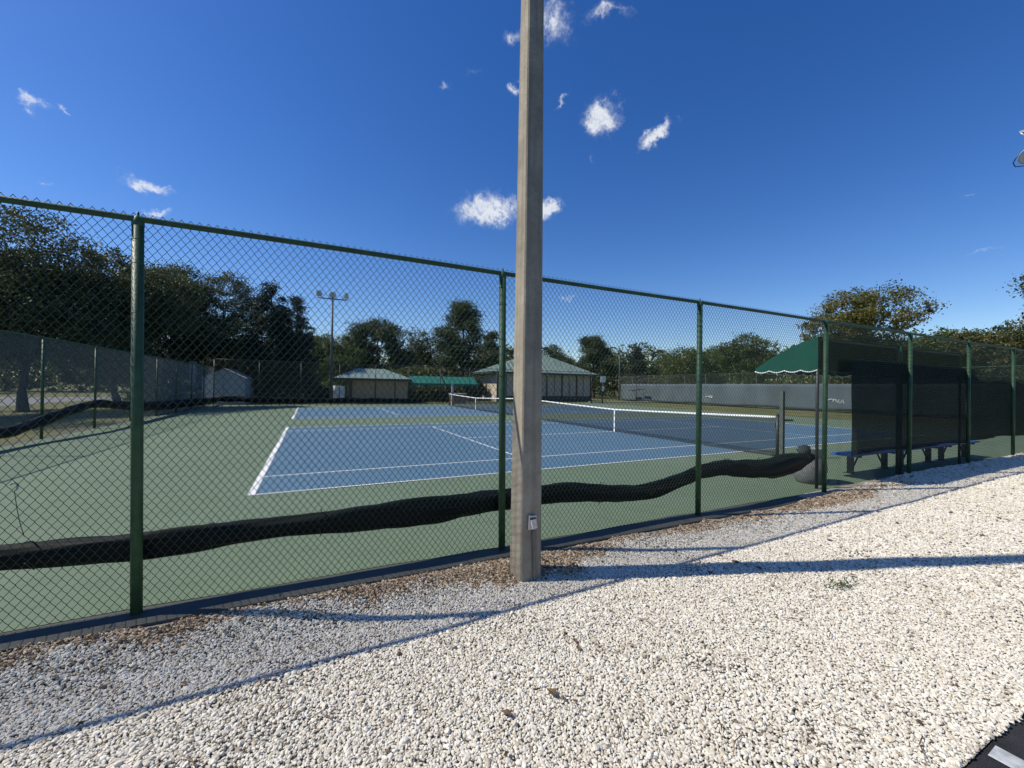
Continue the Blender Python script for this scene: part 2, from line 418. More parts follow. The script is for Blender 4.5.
CX, CY, ROT = -.9297, 7.3842, .0105
L_, W_, SG, SV = 23.77, 10.97, 1.372, 6.40
def court(oy, ox=0):
    base = MB(); ca, sa = math.cos(ROT), math.sin(ROT)
    def P(u, v, z): return (CX+ox+ca*u-sa*(v+oy), CY+sa*u+ca*(v+oy), z)
    base.quad(P(0,0,.008),P(L_,0,.008),P(L_,W_,.008),P(0,W_,.008))
    base.build('court_surface', M['court_blue'])['kind'] = 'structure'
    l = MB()
    def seg(u0, v0, u1, v1, z=.0122): l.quad(P(u0,v0,z),P(u1,v0,z),P(u1,v1,z),P(u0,v1,z))
    w = .05; c = L_/2
    seg(0,0,.10,W_); seg(L_-.10,0,L_,W_)
    for a in (0, SG, W_-SG-w, W_-w): seg(.10,a,L_-.10,a+w)
    for u in (c-SV, c+SV-w): seg(u,SG+w,u+w,W_-SG-w)
    seg(c-SV+w,W_/2-w/2,c+SV-w,W_/2+w/2)
    seg(.10,W_/2-w/2,.22,W_/2+w/2); seg(L_-.22,W_/2-w/2,L_-.10,W_/2+w/2)
    l.build('court_lines', M['line'])['kind'] = 'structure'
    return P
P1 = court(0)
P2 = court(15.45)

# white stall line on the asphalt
b = MB(); z = -.004
b.quad((3.05,.795,gz(3)+z),(3.17,.80,gz(3)+z),(3.17,-4.4,gz(3)+z),(3.05,-4.4,gz(3)+z))
b.build('stall_line', M['stall'])['kind'] = 'structure'

# pebbles ------------------------------------------------------------------
def vnoise(x, y, s, seed):
    r = np.random.default_rng(seed); T = r.random((256, 256))
    X, Y = x*s, y*s; i, j = np.floor(X).astype(int), np.floor(Y).astype(int); fx, fy = X-i, Y-j
    fx = fx*fx*(3-2*fx); fy = fy*fy*(3-2*fy)
    g = lambda a, b: T[a % 256, b % 256]
    return (g(i,j)*(1-fx)+g(i+1,j)*fx)*(1-fy)+(g(i,j+1)*(1-fx)+g(i+1,j+1)*fx)*fy

def pebble_points():
    out = []
    for x0, x1, d in ((-3.4, 5.2, .0138), (5.2, 10, .0185), (10, 17, .025), (17, 34, .034)):
        xs = np.arange(x0, x1, d); ys = np.arange(.70, 4.02, d)
        X, Y = np.meshgrid(xs, ys); X = X.ravel(); Y = Y.ravel()
        X = X + rng.uniform(-.5, .5, X.size)*d; Y = Y + rng.uniform(-.5, .5, Y.size)*d
        lim = np.where(X < 5.5, 3.775, np.minimum(3.70 + (X-5.5)*.055, 4.0)) + (vnoise(X, Y, 4, 3)-.5)*.12
        lo = .815 + (vnoise(X, Y, 14, 5)-.5)*.05
        thin = (vnoise(X, Y, 1.7, 9)*.6 + vnoise(X, Y, 6, 10)*.4)
        keep = (Y < lim) & (Y > lo) & (rng.random(X.size) > .02 + .45*np.clip((thin-.66)*5, 0, 1))
        X, Y = X[keep], Y[keep]
        sc = rng.uniform(.5, 1.05, X.size) * d*.84
        big = rng.random(X.size) < .10
        sc[big] *= rng.uniform(1.2, 1.75, big.sum())
        sc = np.maximum(sc, .006)
        Z = gzy(X, Y) + vnoise(X, Y, 1.3, 4)*.016 + sc*.08 + rng.uniform(-.25,.45,X.size)*sc
        out.append(np.c_[X, Y, Z, sc])
    return np.concatenate(out)
pp = pebble_points()
X, Y = pp[:,0], pp[:,1]
thr = 3.575 - .26*np.exp(-((X-1.9)/1.0)**2) - .12*np.exp(-((X-7.5)/2)**2) + (vnoise(X, Y, 2.2, 21)-.5)*.28 + (vnoise(X, Y, 9, 22)-.5)*.12
brown = np.clip((Y-thr)/.14 + .5, 0, 1)*np.clip((11-X)/3, .15, 1)
brown = np.where(rng.random(X.size) < brown, rng.uniform(.7, 1, X.size), np.where(rng.random(X.size) < .018, .5, 0))
tint = rng.random(X.size)
tint = np.clip(tint*(.82+.3*vnoise(X, Y, 3, 31)), 0, 1)
dark = rng.random(X.size) < .35*np.clip((vnoise(X, Y, 2.6, 41)*.5+vnoise(X, Y, 11, 42)*.5-.66)*7, 0, 1)
tint[dark] *= .08
me = bpy.data.meshes.new('gravel')
me.vertices.add(len(pp)); me.vertices.foreach_set('co', pp[:,:3].astype(np.float32).ravel())
for nm, arr in (('tint', tint), ('brown', brown), ('size', pp[:,3])):
    a = me.attributes.new(nm, 'FLOAT', 'POINT'); a.data.foreach_set('value', arr.astype(np.float32))
gr = link('gravel', me, M['pebble']); gr['kind'] = 'stuff'
tag(gr, 'white marble gravel with brown stones along the fence', None)
ng = bpy.data.node_groups.new('pebbles', 'GeometryNodeTree')
ng.interface.new_socket('Geometry', in_out='INPUT', socket_type='NodeSocketGeometry')
ng.interface.new_socket('Geometry', in_out='OUTPUT', socket_type='NodeSocketGeometry')
q = NT(ng)
gi = q('NodeGroupInput'); go = q('NodeGroupOutput')
join = q('GeometryNodeJoinGeometry')
for i, sc in enumerate([(1,.8,.6),(1.15,.7,.55),(.9,.9,.7),(1.3,.75,.6),(1,.65,.5),(.85,.8,.75)]):
    ico = q('GeometryNodeMeshIcoSphere', {'Radius': 1.0, 'Subdivisions': 2})
    nz = q('ShaderNodeTexNoise', {'Scale': 1.1, 'Detail': 1.5, 'W': i*7.3}, noise_dimensions='4D')
    off = q('ShaderNodeVectorMath', {0: nz.outputs['Color'], 1: (.5,.5,.5)}, operation='SUBTRACT')
    off = q('ShaderNodeVectorMath', {0: off.outputs[0], 'Scale': 1.5}, operation='SCALE')
    sp = q('GeometryNodeSetPosition', {'Geometry': ico.outputs[0], 'Offset': off.outputs[0]})
    tr = q('GeometryNodeTransform', {'Geometry': sp.outputs[0], 'Scale': sc})
    ss = q('GeometryNodeSetShadeSmooth', {0: tr.outputs[0], 'Shade Smooth': False})
    sm = q('GeometryNodeSetMaterial', {0: ss.outputs[0], 'Material': M['pebble']})
    gt = q('GeometryNodeGeometryToInstance', {0: sm.outputs[0]})
    q.l.new(gt.outputs[0], join.inputs[0])
mp = q('GeometryNodeMeshToPoints', {'Mesh': gi.outputs[0]})
rr = q('FunctionNodeRandomValue', {0: (-.45,-.45,0), 1: (.45,.45,6.283), 'Seed': 4}, data_type='FLOAT_VECTOR')
ri = q('FunctionNodeRandomValue', {4: 0, 5: 5, 'Seed': 9}, data_type='INT')
sz = q('GeometryNodeInputNamedAttribute', {'Name': 'size'}, data_type='FLOAT')
iop = q('GeometryNodeInstanceOnPoints', {'Points': mp.outputs[0], 'Instance': join.outputs[0], 'Pick Instance': True, 'Instance Index': ri.outputs[2], 'Rotation': rr.outputs[0], 'Scale': sz.outputs[0]})
q.l.new(iop.outputs[0], go.inputs[0])
md = gr.modifiers.new('pebbles', 'NODES'); md.node_group = ng

# twigs and dead leaves on the gravel: one mass of litter
b = MB()
for i in range(620):
    x = random.uniform(-2.6, 9); y = random.uniform(.9, 3.55)
    if random.random() < .80: x = random.uniform(-2.6, 10); y = 3.72 - abs(random.gauss(0, .13)) - .12*math.exp(-(x-1.9)**2)
    z = float(gzy(x, y))+.026
    a = random.uniform(0, 2*PI); l = random.uniform(.02, .09) if y < 3.2 else random.uniform(.015, .05)
    dx, dy = math.cos(a)*l, math.sin(a)*l
    if random.random() < .5:
        b.tube([(x-dx,y-dy,z),(x+dy*.2,y-dx*.2,z+.006),(x+dx,y+dy,z+.002)], [.0025,.003,.0015], 4)
    else:
        w = l*.35
        b.add([(x-dx*.6,y-dy*.6,z),(x-dy*.3,y+dx*.3,z+.012),(x+dx*.6,y+dy*.6,z+.004),(x+dy*.3,y-dx*.3,z+.010)], [(0,1,2,3)])
lt = b.build('leaf_litter', M['twig']); lt['kind'] = 'stuff'; tag(lt, 'dry twigs and dead leaves scattered on the gravel')
# weed tuft
t_ = thing('weed', 'small dark green weed tuft growing alone in white gravel', 'weed', (4.32, 2.03, gz(4.3)+.02))
b = MB()
for i in range(70):
    a = random.uniform(0, 2*PI); r = random.uniform(.01, .17); x, y = math.cos(a)*r*1.2, math.sin(a)*r*.5
    a2 = random.uniform(0, 2*PI); l = random.uniform(.012, .03); h = random.uniform(.005, .03)
    b.add([(x,y,.0),(x+math.cos(a2)*l-math.sin(a2)*.006,y+math.sin(a2)*l+math.cos(a2)*.006,h),(x+math.cos(a2)*l*2,y+math.sin(a2)*l*2,h*1.2),(x+math.cos(a2)*l+math.sin(a2)*.006,y+math.sin(a2)*l-math.cos(a2)*.006,h)], [(0,1,2,3)])
b.build('leaf_tuft', M['weed'], t_)

# ------------------------------------------------------------------ chain-link fences
def tubes_np(paths, r, sides=6):
    """paths (n, m, 3) -> verts, quads"""
    n, m, _ = paths.shape
    t = np.empty_like(paths); t[:,1:-1] = paths[:,2:]-paths[:,:-2]; t[:,0] = paths[:,1]-paths[:,0]; t[:,-1] = paths[:,-1]-paths[:,-2]
    t /= np.linalg.norm(t, axis=2, keepdims=True)
    a = np.cross(t, np.array([0,1.,0])); a /= np.linalg.norm(a, axis=2, keepdims=True)
    bb = np.cross(t, a)
    w = 2*np.pi*np.arange(sides)/sides
    v = paths[:,:,None,:] + r*(a[:,:,None,:]*np.cos(w)[None,None,:,None] + bb[:,:,None,:]*np.sin(w)[None,None,:,None])
    idx = np.arange(n*m*sides).reshape(n, m, sides)
    q = np.stack([idx[:,:-1], np.roll(idx,-1,2)[:,:-1], np.roll(idx,-1,2)[:,1:], idx[:,1:]], -1)
    return v.reshape(-1,3), q.reshape(-1,4)

def woven_panel(width, z0, z1, nw, r, d):
    w = width/nw; rows = int(round((z1-z0)/(w*1.33))); dz = (z1-z0)/rows
    paths = np.zeros((nw, 2*rows+1, 3))
    k = np.arange(rows+1)
    rj = np.random.default_rng(3)
    for j in range(nw):
        right = ((k+j) % 2).astype(float)
        x = j*w + right*w + np.where(right > .5, r*.8, -r*.8)
        x += rj.normal(0, w*.012, x.size); zz = z0 + k*dz + rj.normal(0, dz*.012, x.size)
        paths[j,0::2,0] = x; paths[j,0::2,2] = zz
        paths[j,1::2,0] = (x[1:]+x[:-1])/2; paths[j,1::2,2] = (zz[1:]+zz[:-1])/2
        paths[j,1::2,1] = np.where(x[1:] > x[:-1], d, -d)
    v, f = tubes_np(paths, r, 6)
    return np_mesh('mesh_panel', v, f, True)

def plain_panel(width, z0, z1, pitch, r):
    """straight diagonal wires clipped to the panel, for the fences far off"""
    paths = []; h = z1-z0
    for s in (1, -1):
        x = -h
        while x < width+h:
            a0, a1 = (x, x+h) if s > 0 else (x+h, x)
            # clip to [0,width]
            dx = a1-a0; ts = sorted([(0-a0)/dx, (width-a0)/dx]); t0, t1 = max(0, ts[0]), min(1, ts[1])
            if t1 > t0 + .002: paths.append([(a0+dx*t0, .002*s, z0+h*t0), (a0+dx*t1, .002*s, z0+h*t1)])
            x += pitch
    v, f = tubes_np(np.array(paths, float), r, 3)
    return np_mesh('mesh_panel', v, f, False)

def fence(name, label, origin, rz, bay, nb, H, panel_me, wire, rail_m, post_r, rail_r, side, skip=(), ties=False, mid=None):
    root = thing(name, label, 'fence', origin, rz)
    b = MB(); n = nb*2
    b.tube([(bay*i/2, 0, H-rail_r+.004*math.sin(i*1.7)) for i in range(n+1)], rail_r, 12)
    b.build('top_rail', rail_m, root)
    if mid:
        b = MB(); b.tube([(0,0,mid),(bay*nb,0,mid)], rail_r*.7, 8); b.build('middle_rail', rail_m, root)
    p0 = None
    for i in range(nb+1):
        if i in skip: continue
        if p0 is None:
            b = MB(); zt = H-2*rail_r
            b.tube([(0,0,-.12),(0,0,zt)], post_r, 16)
            b.lathe([(post_r+.002,zt-.03),(post_r+.002,zt+.002),(rail_r+.003,H-.008),(rail_r*.45,H+.004),(.009,H+.010),(.008,H+.032),(.001,H+.034)], 16)
            if ties:
                for z in (.25,.62,1.02,1.42,1.85,2.25,2.62,2.8):
                    b.lathe([(post_r+.0025,z-.003),(post_r+.0045,z),(post_r+.0025,z+.003)], 16)
            p0 = b.build('post', rail_m, root); o = p0
        else:
            o = p0.copy(); C.objects.link(o); o.parent = root
        o.location = (bay*i, 0, 0)
        if ties:
            ln = {0: -.8, 1: -.8, 2: -.8, 3: -.75, 4: -.3}.get(i, .1)
            o.rotation_euler = (random.uniform(-.003,.003), R(ln), 0); o.location.x += -1.6*math.sin(R(ln)) + {5: .10, 6: .17, 7: .10}.get(i, 0)
    for i in range(nb):
        o = link('mesh_panel', panel_me, wire, root); o.location = (bay*i, side*(post_r+.006), 0)
    return root

BAY = 3.0096; X0 = -1.2086 - 2*BAY
near_me = woven_panel(BAY, .012, 3.016, 104, .0021, .0040)
fence('chain_link_fence', 'tall dark green chain link fence running along the gravel in front', (X0, FY, 0), 0, BAY, 16, 2.98, near_me, M['green_wire'], M['green_paint'], .0365, .0235, 1, ties=True)
left_me = plain_panel(3.197, .05, 3.0, .070, .0016)
fence('chain_link_fence', 'grey wire chain link fence along the left end of the court', (-7.3, FY+.12, 0), PI/2, 3.197, 11, 3.02, left_me, M['grey_wire'], M['green_paint'], .036, .022, 1)
back_me = plain_panel(3.06, .05, 3.62, .078, .0022)
fence('chain_link_fence', 'dark thin chain link fence behind the far court near the buildings', (-7.3, 39.25, 0), 0, 3.06, 12, 3.66, back_me, M['dull_wire'], M['dark_metal'], .034, .022, 1)
right_me = plain_panel(3.0, .05, 3.55, .078, .0022)
fence('chain_link_fence', 'tall green chain link fence beyond the grass strip on the right', (40.5, 2.5, 0), PI/2, 3.0, 15, 3.6, right_me, M['dull_wire'], M['green_paint'], .04, .022, 1)

# rolled up black windscreen lashed along the near fence
def cr(pts, n):
    out = []; P = [pts[0]] + list(pts) + [pts[-1]]
    for i in range(1, len(P)-2):
        for k in range(n):
            s = k/n; out.append(tuple(.5*((2*P[i][c])+(-P[i-1][c]+P[i+1][c])*s+(2*P[i-1][c]-5*P[i][c]+4*P[i+1][c]-P[i+2][c])*s*s+(-P[i-1][c]+3*P[i][c]-3*P[i+1][c]+P[i+2][c])*s**3) for c in range(len(P[0]))))
    out.append(tuple(pts[-1])); return out
def roll(name, pts, n, axis, m, seed, parent=None, twist=5.0, amp=.10, flat=.75):
    """irregular cloth roll: pts are (s, z, r) along the axis 'x' or 'y'"""
    rs = np.random.default_rng(seed); b = MB(); K = 28; path = cr(pts, n); vs = []; fs = []
    ph = rs.uniform(0, 6, 6); dist = 0
    for i, (s, z, r) in enumerate(path):
        if i: dist += abs(s-path[i-1][0])
        for k in range(K):
            w = 2*PI*k/K
            fold = .10*max(0, math.sin(2*w + 2.1*dist + ph[4]))**6 - .09*max(0, math.sin(w*2 - 3.3*dist + ph[5]))**8
            rr = r*(1 + fold + amp*math.sin(3*w + twist*dist + ph[0]) + amp*.7*math.sin(5*w - twist*1.7*dist + ph[1]) + amp*.5*math.sin(9*w + twist*2.6*dist + ph[2]) + .05*math.sin(dist*4+ph[3]))
            cx, cz = math.cos(w)*rr*flat, math.sin(w)*rr
            vs.append((s, cx, z+cz) if axis == 'x' else (cx, s, z+cz))
    for i in range(len(path)-1):
        for k in range(K):
            q = (k+1) % K; fs.append((i*K+k, i*K+q, (i+1)*K+q, (i+1)*K+k))
    b.add(vs, fs, True); b.add(vs[:K], [tuple(range(K))]); b.add(vs[-K:], [tuple(range(K))])
    return b.build(name, m, parent)
rp = [(-7.1,.5,.10),(-5.2,.46,.10),(-3.6,.50,.095),(-2.6,.505,.09),(-1.96,.495,.09),(-1.255,.465,.11),(-.445,.475,.10),(.4,.475,.12),(1.065,.465,.135),(1.845,.49,.125),(2.35,.50,.11),(2.695,.485,.125),(3.29,.42,.12),(3.87,.375,.10),(4.225,.405,.11),(4.72,.49,.105),(5.04,.555,.11),(5.53,.585,.12),(5.875,.54,.14),(6.615,.49,.165),(7.2,.54,.165),(7.6,.585,.11),(7.82,.60,.05)]
rw = thing('rolled_windscreen', 'long black windscreen rolled up and hanging along the front green fence', 'windscreen', (0, FY+.118, 0))
roll('cloth_roll', [(a_, b_, c_*.93) for a_, b_, c_ in rp], 12, 'x', M['roll'], 5, rw, flat=.62, amp=.075, twist=3.6)
for x in [-3.9,-2.7,-1.8,-.75,.05,.85,1.6,2.5,3.2,4.0,4.8,5.5,6.3,7.1]:
    z = np.interp(x, [p[0] for p in rp], [p[1] for p in rp]); r = np.interp(x, [p[0] for p in rp], [p[2] for p in rp])
    b = MB(); b.tube([(x, -.095, z+r+.03), (x+.01, -.02, z+r*1.12), (x+.015, r*.75, z+.02), (x+.01, 0, z-r*1.10), (x, -.085, z-.02)], .004, 6)
    b.build('tie_cord', M['dark_metal'], rw)
kn = []
for i in range(7):
    pass
b = MB()
rs = np.random.default_rng(2)
for (cx, cy, cz, r) in ((7.58,.02,.70,.10),(7.70,.05,.72,.07)):
    vs = []; fs = []; nu, nv = 18, 12
    for i in range(nv+1):
        for j in range(nu):
            a, e = 2*PI*j/nu, -PI/2+PI*i/nv
            rr = r*(1+.16*math.sin(3*a+4*e)+.10*math.sin(7*a-5*e)+rs.normal(0,.03))
            vs.append((cx+rr*math.cos(a)*math.cos(e), cy+rr*.9*math.sin(a)*math.cos(e), cz+rr*math.sin(e)))
    fs = [(i*nu+j, i*nu+(j+1) % nu, (i+1)*nu+(j+1) % nu, (i+1)*nu+j) for i in range(nv) for j in range(nu)]
    b.add(vs, fs, True)
b.build('bunched_end', M['knot'], rw)
# loose cord at the left
t_ = thing('hanging_cord', 'thin loose cord with metal clip hanging on the front fence', 'cord', (-1.87, FY+.06, .64))
b = MB(); b.tube([(.0,0,.33),(.01,.01,.2),(.035,.0,.08),(.05,.01,.0)], .0022, 6); b.build('cord', M['dark_metal'], t_)
b = MB(); b.tube([(-.02,0,.37),(.0,0,.385),(.018,0,.365),(.012,0,.335),(.0,0,.33)], .006, 8); b.build('clip', M['grey_metal'], t_)

# windscreens hung on the near fence
def hung(name, label, x0, x1, zt, zb, m, seed, sag=.03):
    b = MB(); nx, nz = int((x1-x0)*12), 16; rs = np.random.default_rng(seed); ph = rs.uniform(0, 6, 5)
    vs = []
    for i in range(nx+1):
        for k in range(nz+1):
            s = i/nx; x = x0+(x1-x0)*s; h = k/nz
            zz = (zb + .02*math.sin(x*2.3+ph[0])) + ((zt - sag*math.sin(PI*((x-x0)/1.5 % 1))) - zb)*h
            y = .016*math.sin(x*5+h*4+ph[1]) + .012*math.sin(x*2.1-h*7+ph[2]) + .008*math.sin(11*x+ph[3]+3*h)
            if h > .95: y *= .2
            vs.append((x+.008*math.sin(h*5+ph[4]), FY+.085+y, zz))
    fs = [(i*(nz+1)+k, (i+1)*(nz+1)+k, (i+1)*(nz+1)+k+1, i*(nz+1)+k+1) for i in range(nx) for k in range(nz)]
    b.add(vs, fs, True)
    o = b.build(name, m)
    sd = o.modifiers.new('thickness', 'SOLIDIFY'); sd.thickness = .002
    return tag(o, label, 'windscreen')
hung('windscreen', 'dark see-through windscreen cloth hung on the fence behind the blue benches', 8.98, 14.12, 2.38, .57, M['screen_dark'], 1)
hung('windscreen', 'dark green windscreen cloth on the fence just right of the benches', 14.16, 23.9, 2.2, .61, M['screen_green'], 2)

# ------------------------------------------------------------------ concrete light pole in front
def square_pole(root, h, w0, w1, rz, m):
    b = MB(); c = .012
    vs = []; 
    for z, w in ((-.35, w0*1.0), (h, w1)):
        a = w/2
        vs += [(a-c,-a,z),(a,-a+c,z),(a,a-c,z),(a-c,a,z),(-a+c,a,z),(-a,a-c,z),(-a,-a+c,z),(-a+c,-a,z)]
    fs = [(i, (i+1) % 8, 8+(i+1) % 8, 8+i) for i in range(8)] + [tuple(range(7,-1,-1)), tuple(range(8,16))]
    b.add(vs, fs)
    o = b.build('shaft', m, root); o.rotation_euler = (0,0,rz); return o
def floodlight(parent, loc, aim, tilt, s=1.0, m=None):
    """round floodlight: bowl housing, lens, yoke; faces along -y before turning"""
    o = bpy.data.objects.new('floodlight', None); 
    b = MB()
    prof = [(.02,.34),(.10,.33),(.13,.24),(.17,.16),(.25,.07),(.31,.01),(.325,0),(.32,-.012),(.30,-.012)]
    b.lathe([(r*s, z*s) for r, z in prof], 24)
    for v in range(len(b.v)):
        x, y, z = b.v[v]; b.v[v] = (x, z, y)
    f = b.build('floodlight', m or M['lamp_metal'], parent)
    b = MB(); b.lathe([(.30*s,-.006*s),(.2*s,-.03*s),(.1*s,-.042*s),(.001,-.046*s)], 24)
    for v in range(len(b.v)):
        x, y, z = b.v[v]; b.v[v] = (x, z, y)
    b.build('lens', M['lamp_glass'], f)
    b = MB(); b.tube([(-.34*s,.05*s,0),(-.34*s,.08*s,-.25*s),(-.2*s,.1*s,-.40*s),(.2*s,.1*s,-.40*s),(.34*s,.08*s,-.25*s),(.34*s,.05*s,0)], .018*s, 8)
    b.build('yoke', M['dark_metal'], f)
    bpy.data.objects.remove(o)
    f.location = loc; f.rotation_euler = (tilt, 0, aim)
    return f

pole = thing('concrete_pole', 'tall square tapered concrete pole standing in gravel before the fence', 'light pole', (1.833, 3.45, gz(1.8)))
sh = square_pole(pole, 9.4, .232, .128, R(1.5), M['concrete'])
sh.rotation_euler = (R(.25), R(-.25), R(1.5))
bx = MB(); bx.box(-.04,-.020,-.066,.04,.006,.066); ob = bx.build('outlet_box', M['box_grey'], pole, .006)
ob.location = (-.004, -.126, .565); ob.rotation_euler = (R(1.0), R(2), 0)
bx = MB(); bx.box(-.024,-.043,-.048,.031,-.024,.036); lid = bx.build('cover', M['cover'], ob, .005); lid.rotation_euler = (R(-14), R(-9), 0); lid.location = (.004,.002,-.012)
bx = MB(); bx.box(-.030,-.0245,.026,.030,-.0205,.048); bx.build('hinge', M['dark_metal'], ob)
bx = MB(); bx.tube([(.010,-.122,.50),(.015,-.126,.42),(.024,-.129,.2),(.03,-.133,-.1)], .0125, 10); bx.build('conduit', M['conduit'], pole)

# second concrete pole just outside the right edge: only a lamp reaches into view
p2 = thing('concrete_pole', 'concrete pole whose round floodlights reach in at the right edge', 'light pole', (21.05, 4.4, .08))
square_pole(p2, 9.6, .205, .105, R(2), M['concrete'])
b = MB(); b.tube([(-1.35,0,9.34),(1.0,0,9.34)], .035, 8); b.build('crossarm', M['dark_metal'], p2)
floodlight(p2, (-1.22,-.02,9.75), R(160), R(35), .8)
floodlight(p2, (-1.17,-.02,9.12), R(-40), R(35), .8)
floodlight(p2, (.8,0,9.7), R(160), R(35), .8)

# ------------------------------------------------------------------ nets
def net(P, label, group):
    c = L_/2; h0, hc = 1.07, .914
    root = thing('tennis_net', label, 'net', P(c, W_/2, 0), ROT, group)
    inv = lambda u, v, z: (u-c, v-W_/2, z)
    half = W_/2+.914
    prof = lambda y: hc + (h0-hc)*abs(y/half)**1.15
    ys = np.linspace(-half, half, 49)
    b = MB(); vs = [(.0, y, .025 + .02*math.sin(i*.9)) for i, y in enumerate(ys)] + [(.0, y, prof(y)-.04) for y in ys]
    n = len(ys); b.add(vs, [(i, i+1, n+i+1, n+i) for i in range(n-1)])
    for s in (1,):
        pass
    nm = b.build('net_mesh', M['net'], root); sd = nm.modifiers.new('thickness', 'SOLIDIFY'); sd.thickness = .003
    b = MB(); b.tube([(0, y, prof(y)-.022) for y in ys], .03, 8, flat=.35); b.build('top_band', M['white_band'], root)
    b = MB(); b.tube([(0, y, .03+.02*math.sin(i*.9)) for i, y in enumerate(ys)], .022, 6, flat=.5); b.build('bottom_band', M['dark_metal'], root)
    b = MB(); b.box(-.014,-.03,.01,.014,.03,hc+.012); b.build('centre_strap', M['white_band'], root)
    for s in (-1, 1):
        b = MB(); b.tube([(0,0,-.05),(0,0,1.1)], .04, 16); b.lathe([(.044,1.09),(.046,1.12),(.03,1.14),(.001,1.145)], 16)
        b.box(-.02,-.07*s-.02,.78,.02,-.03*s+.02,.9)
        o = b.build('net_post', M['dark_metal'], root); o.location = (0, s*half, 0)
    return root
net(P1, 'tennis net with white band across the nearer blue court', 'tennis nets')
net(P2, 'tennis net with white band across the far blue court', 'tennis nets')
# tall score post beside each near/far net post
sp = thing('score_post', 'slim grey post beside the nearer net post with a short arm', 'post', P1(L_/2-.05, -1.06, 0))
b = MB(); b.box(-.045,-.045,0,.045,.045,1.74); b.build('post', M['dull_post'], sp, .008)
b = MB(); b.tube([(.04,0,.98),(.42,-.02,.97)], .026, 8); b.build('arm', M['dark_metal'], sp)
b = MB(); b.tube([(.06+.09*math.cos(a), .05, .62+.13*math.sin(a)) for a in np.linspace(-1.6, 1.9, 12)], .016, 8); b.tube([(.04,.05,.62),(.15,.05,.62)], .02, 8); b.build('crank', M['grey_metal'], sp)
sp2 = thing('score_post', 'slim pale post beside the far net post before the dark shade', 'post', P2(L_/2, W_+1.1-1.0, 0))
sp2.location = (10.75, 34.2, 0)
b = MB(); b.box(-.09,-.09,0,.09,.09,1.95); b.build('post', M['grey_post'], sp2, .008)

# ------------------------------------------------------------------ benches, shelter, bin
def bench(x, label):
    root = thing('bench', label, 'bench', (x, 4.66, 0), 0, 'blue benches along the fence')
    L = 2.2
    for i, y in enumerate((-.135, .0, .135)):
        b = MB(); b.box(-L/2, y-.06, .405, L/2, y+.06, .445); b.build('seat_board', M['blue_seat'], root, .008)
    for s in (-1, 1):
        b = MB(); lx = s*.72
        b.box(lx-.04,-.05,.012,lx+.04,.05,.366); b.box(lx-.04,-.19,.367,lx+.04,.19,.404); b.box(lx-.06,-.13,0,lx+.06,.13,.011)
        b.build('leg', M['black_leg'], root, .006)
        b = MB(); b.tube([(lx-s*.05,0,.08),(lx-s*.36,0,.40)], .018, 8); b.build('brace', M['black_leg'], root)
bench(11.0, 'blue bench nearest the trash bin behind the fence')
bench(13.2, 'blue bench in the middle of the row of three')
bench(15.38, 'blue bench farthest from the trash bin under the second awning')

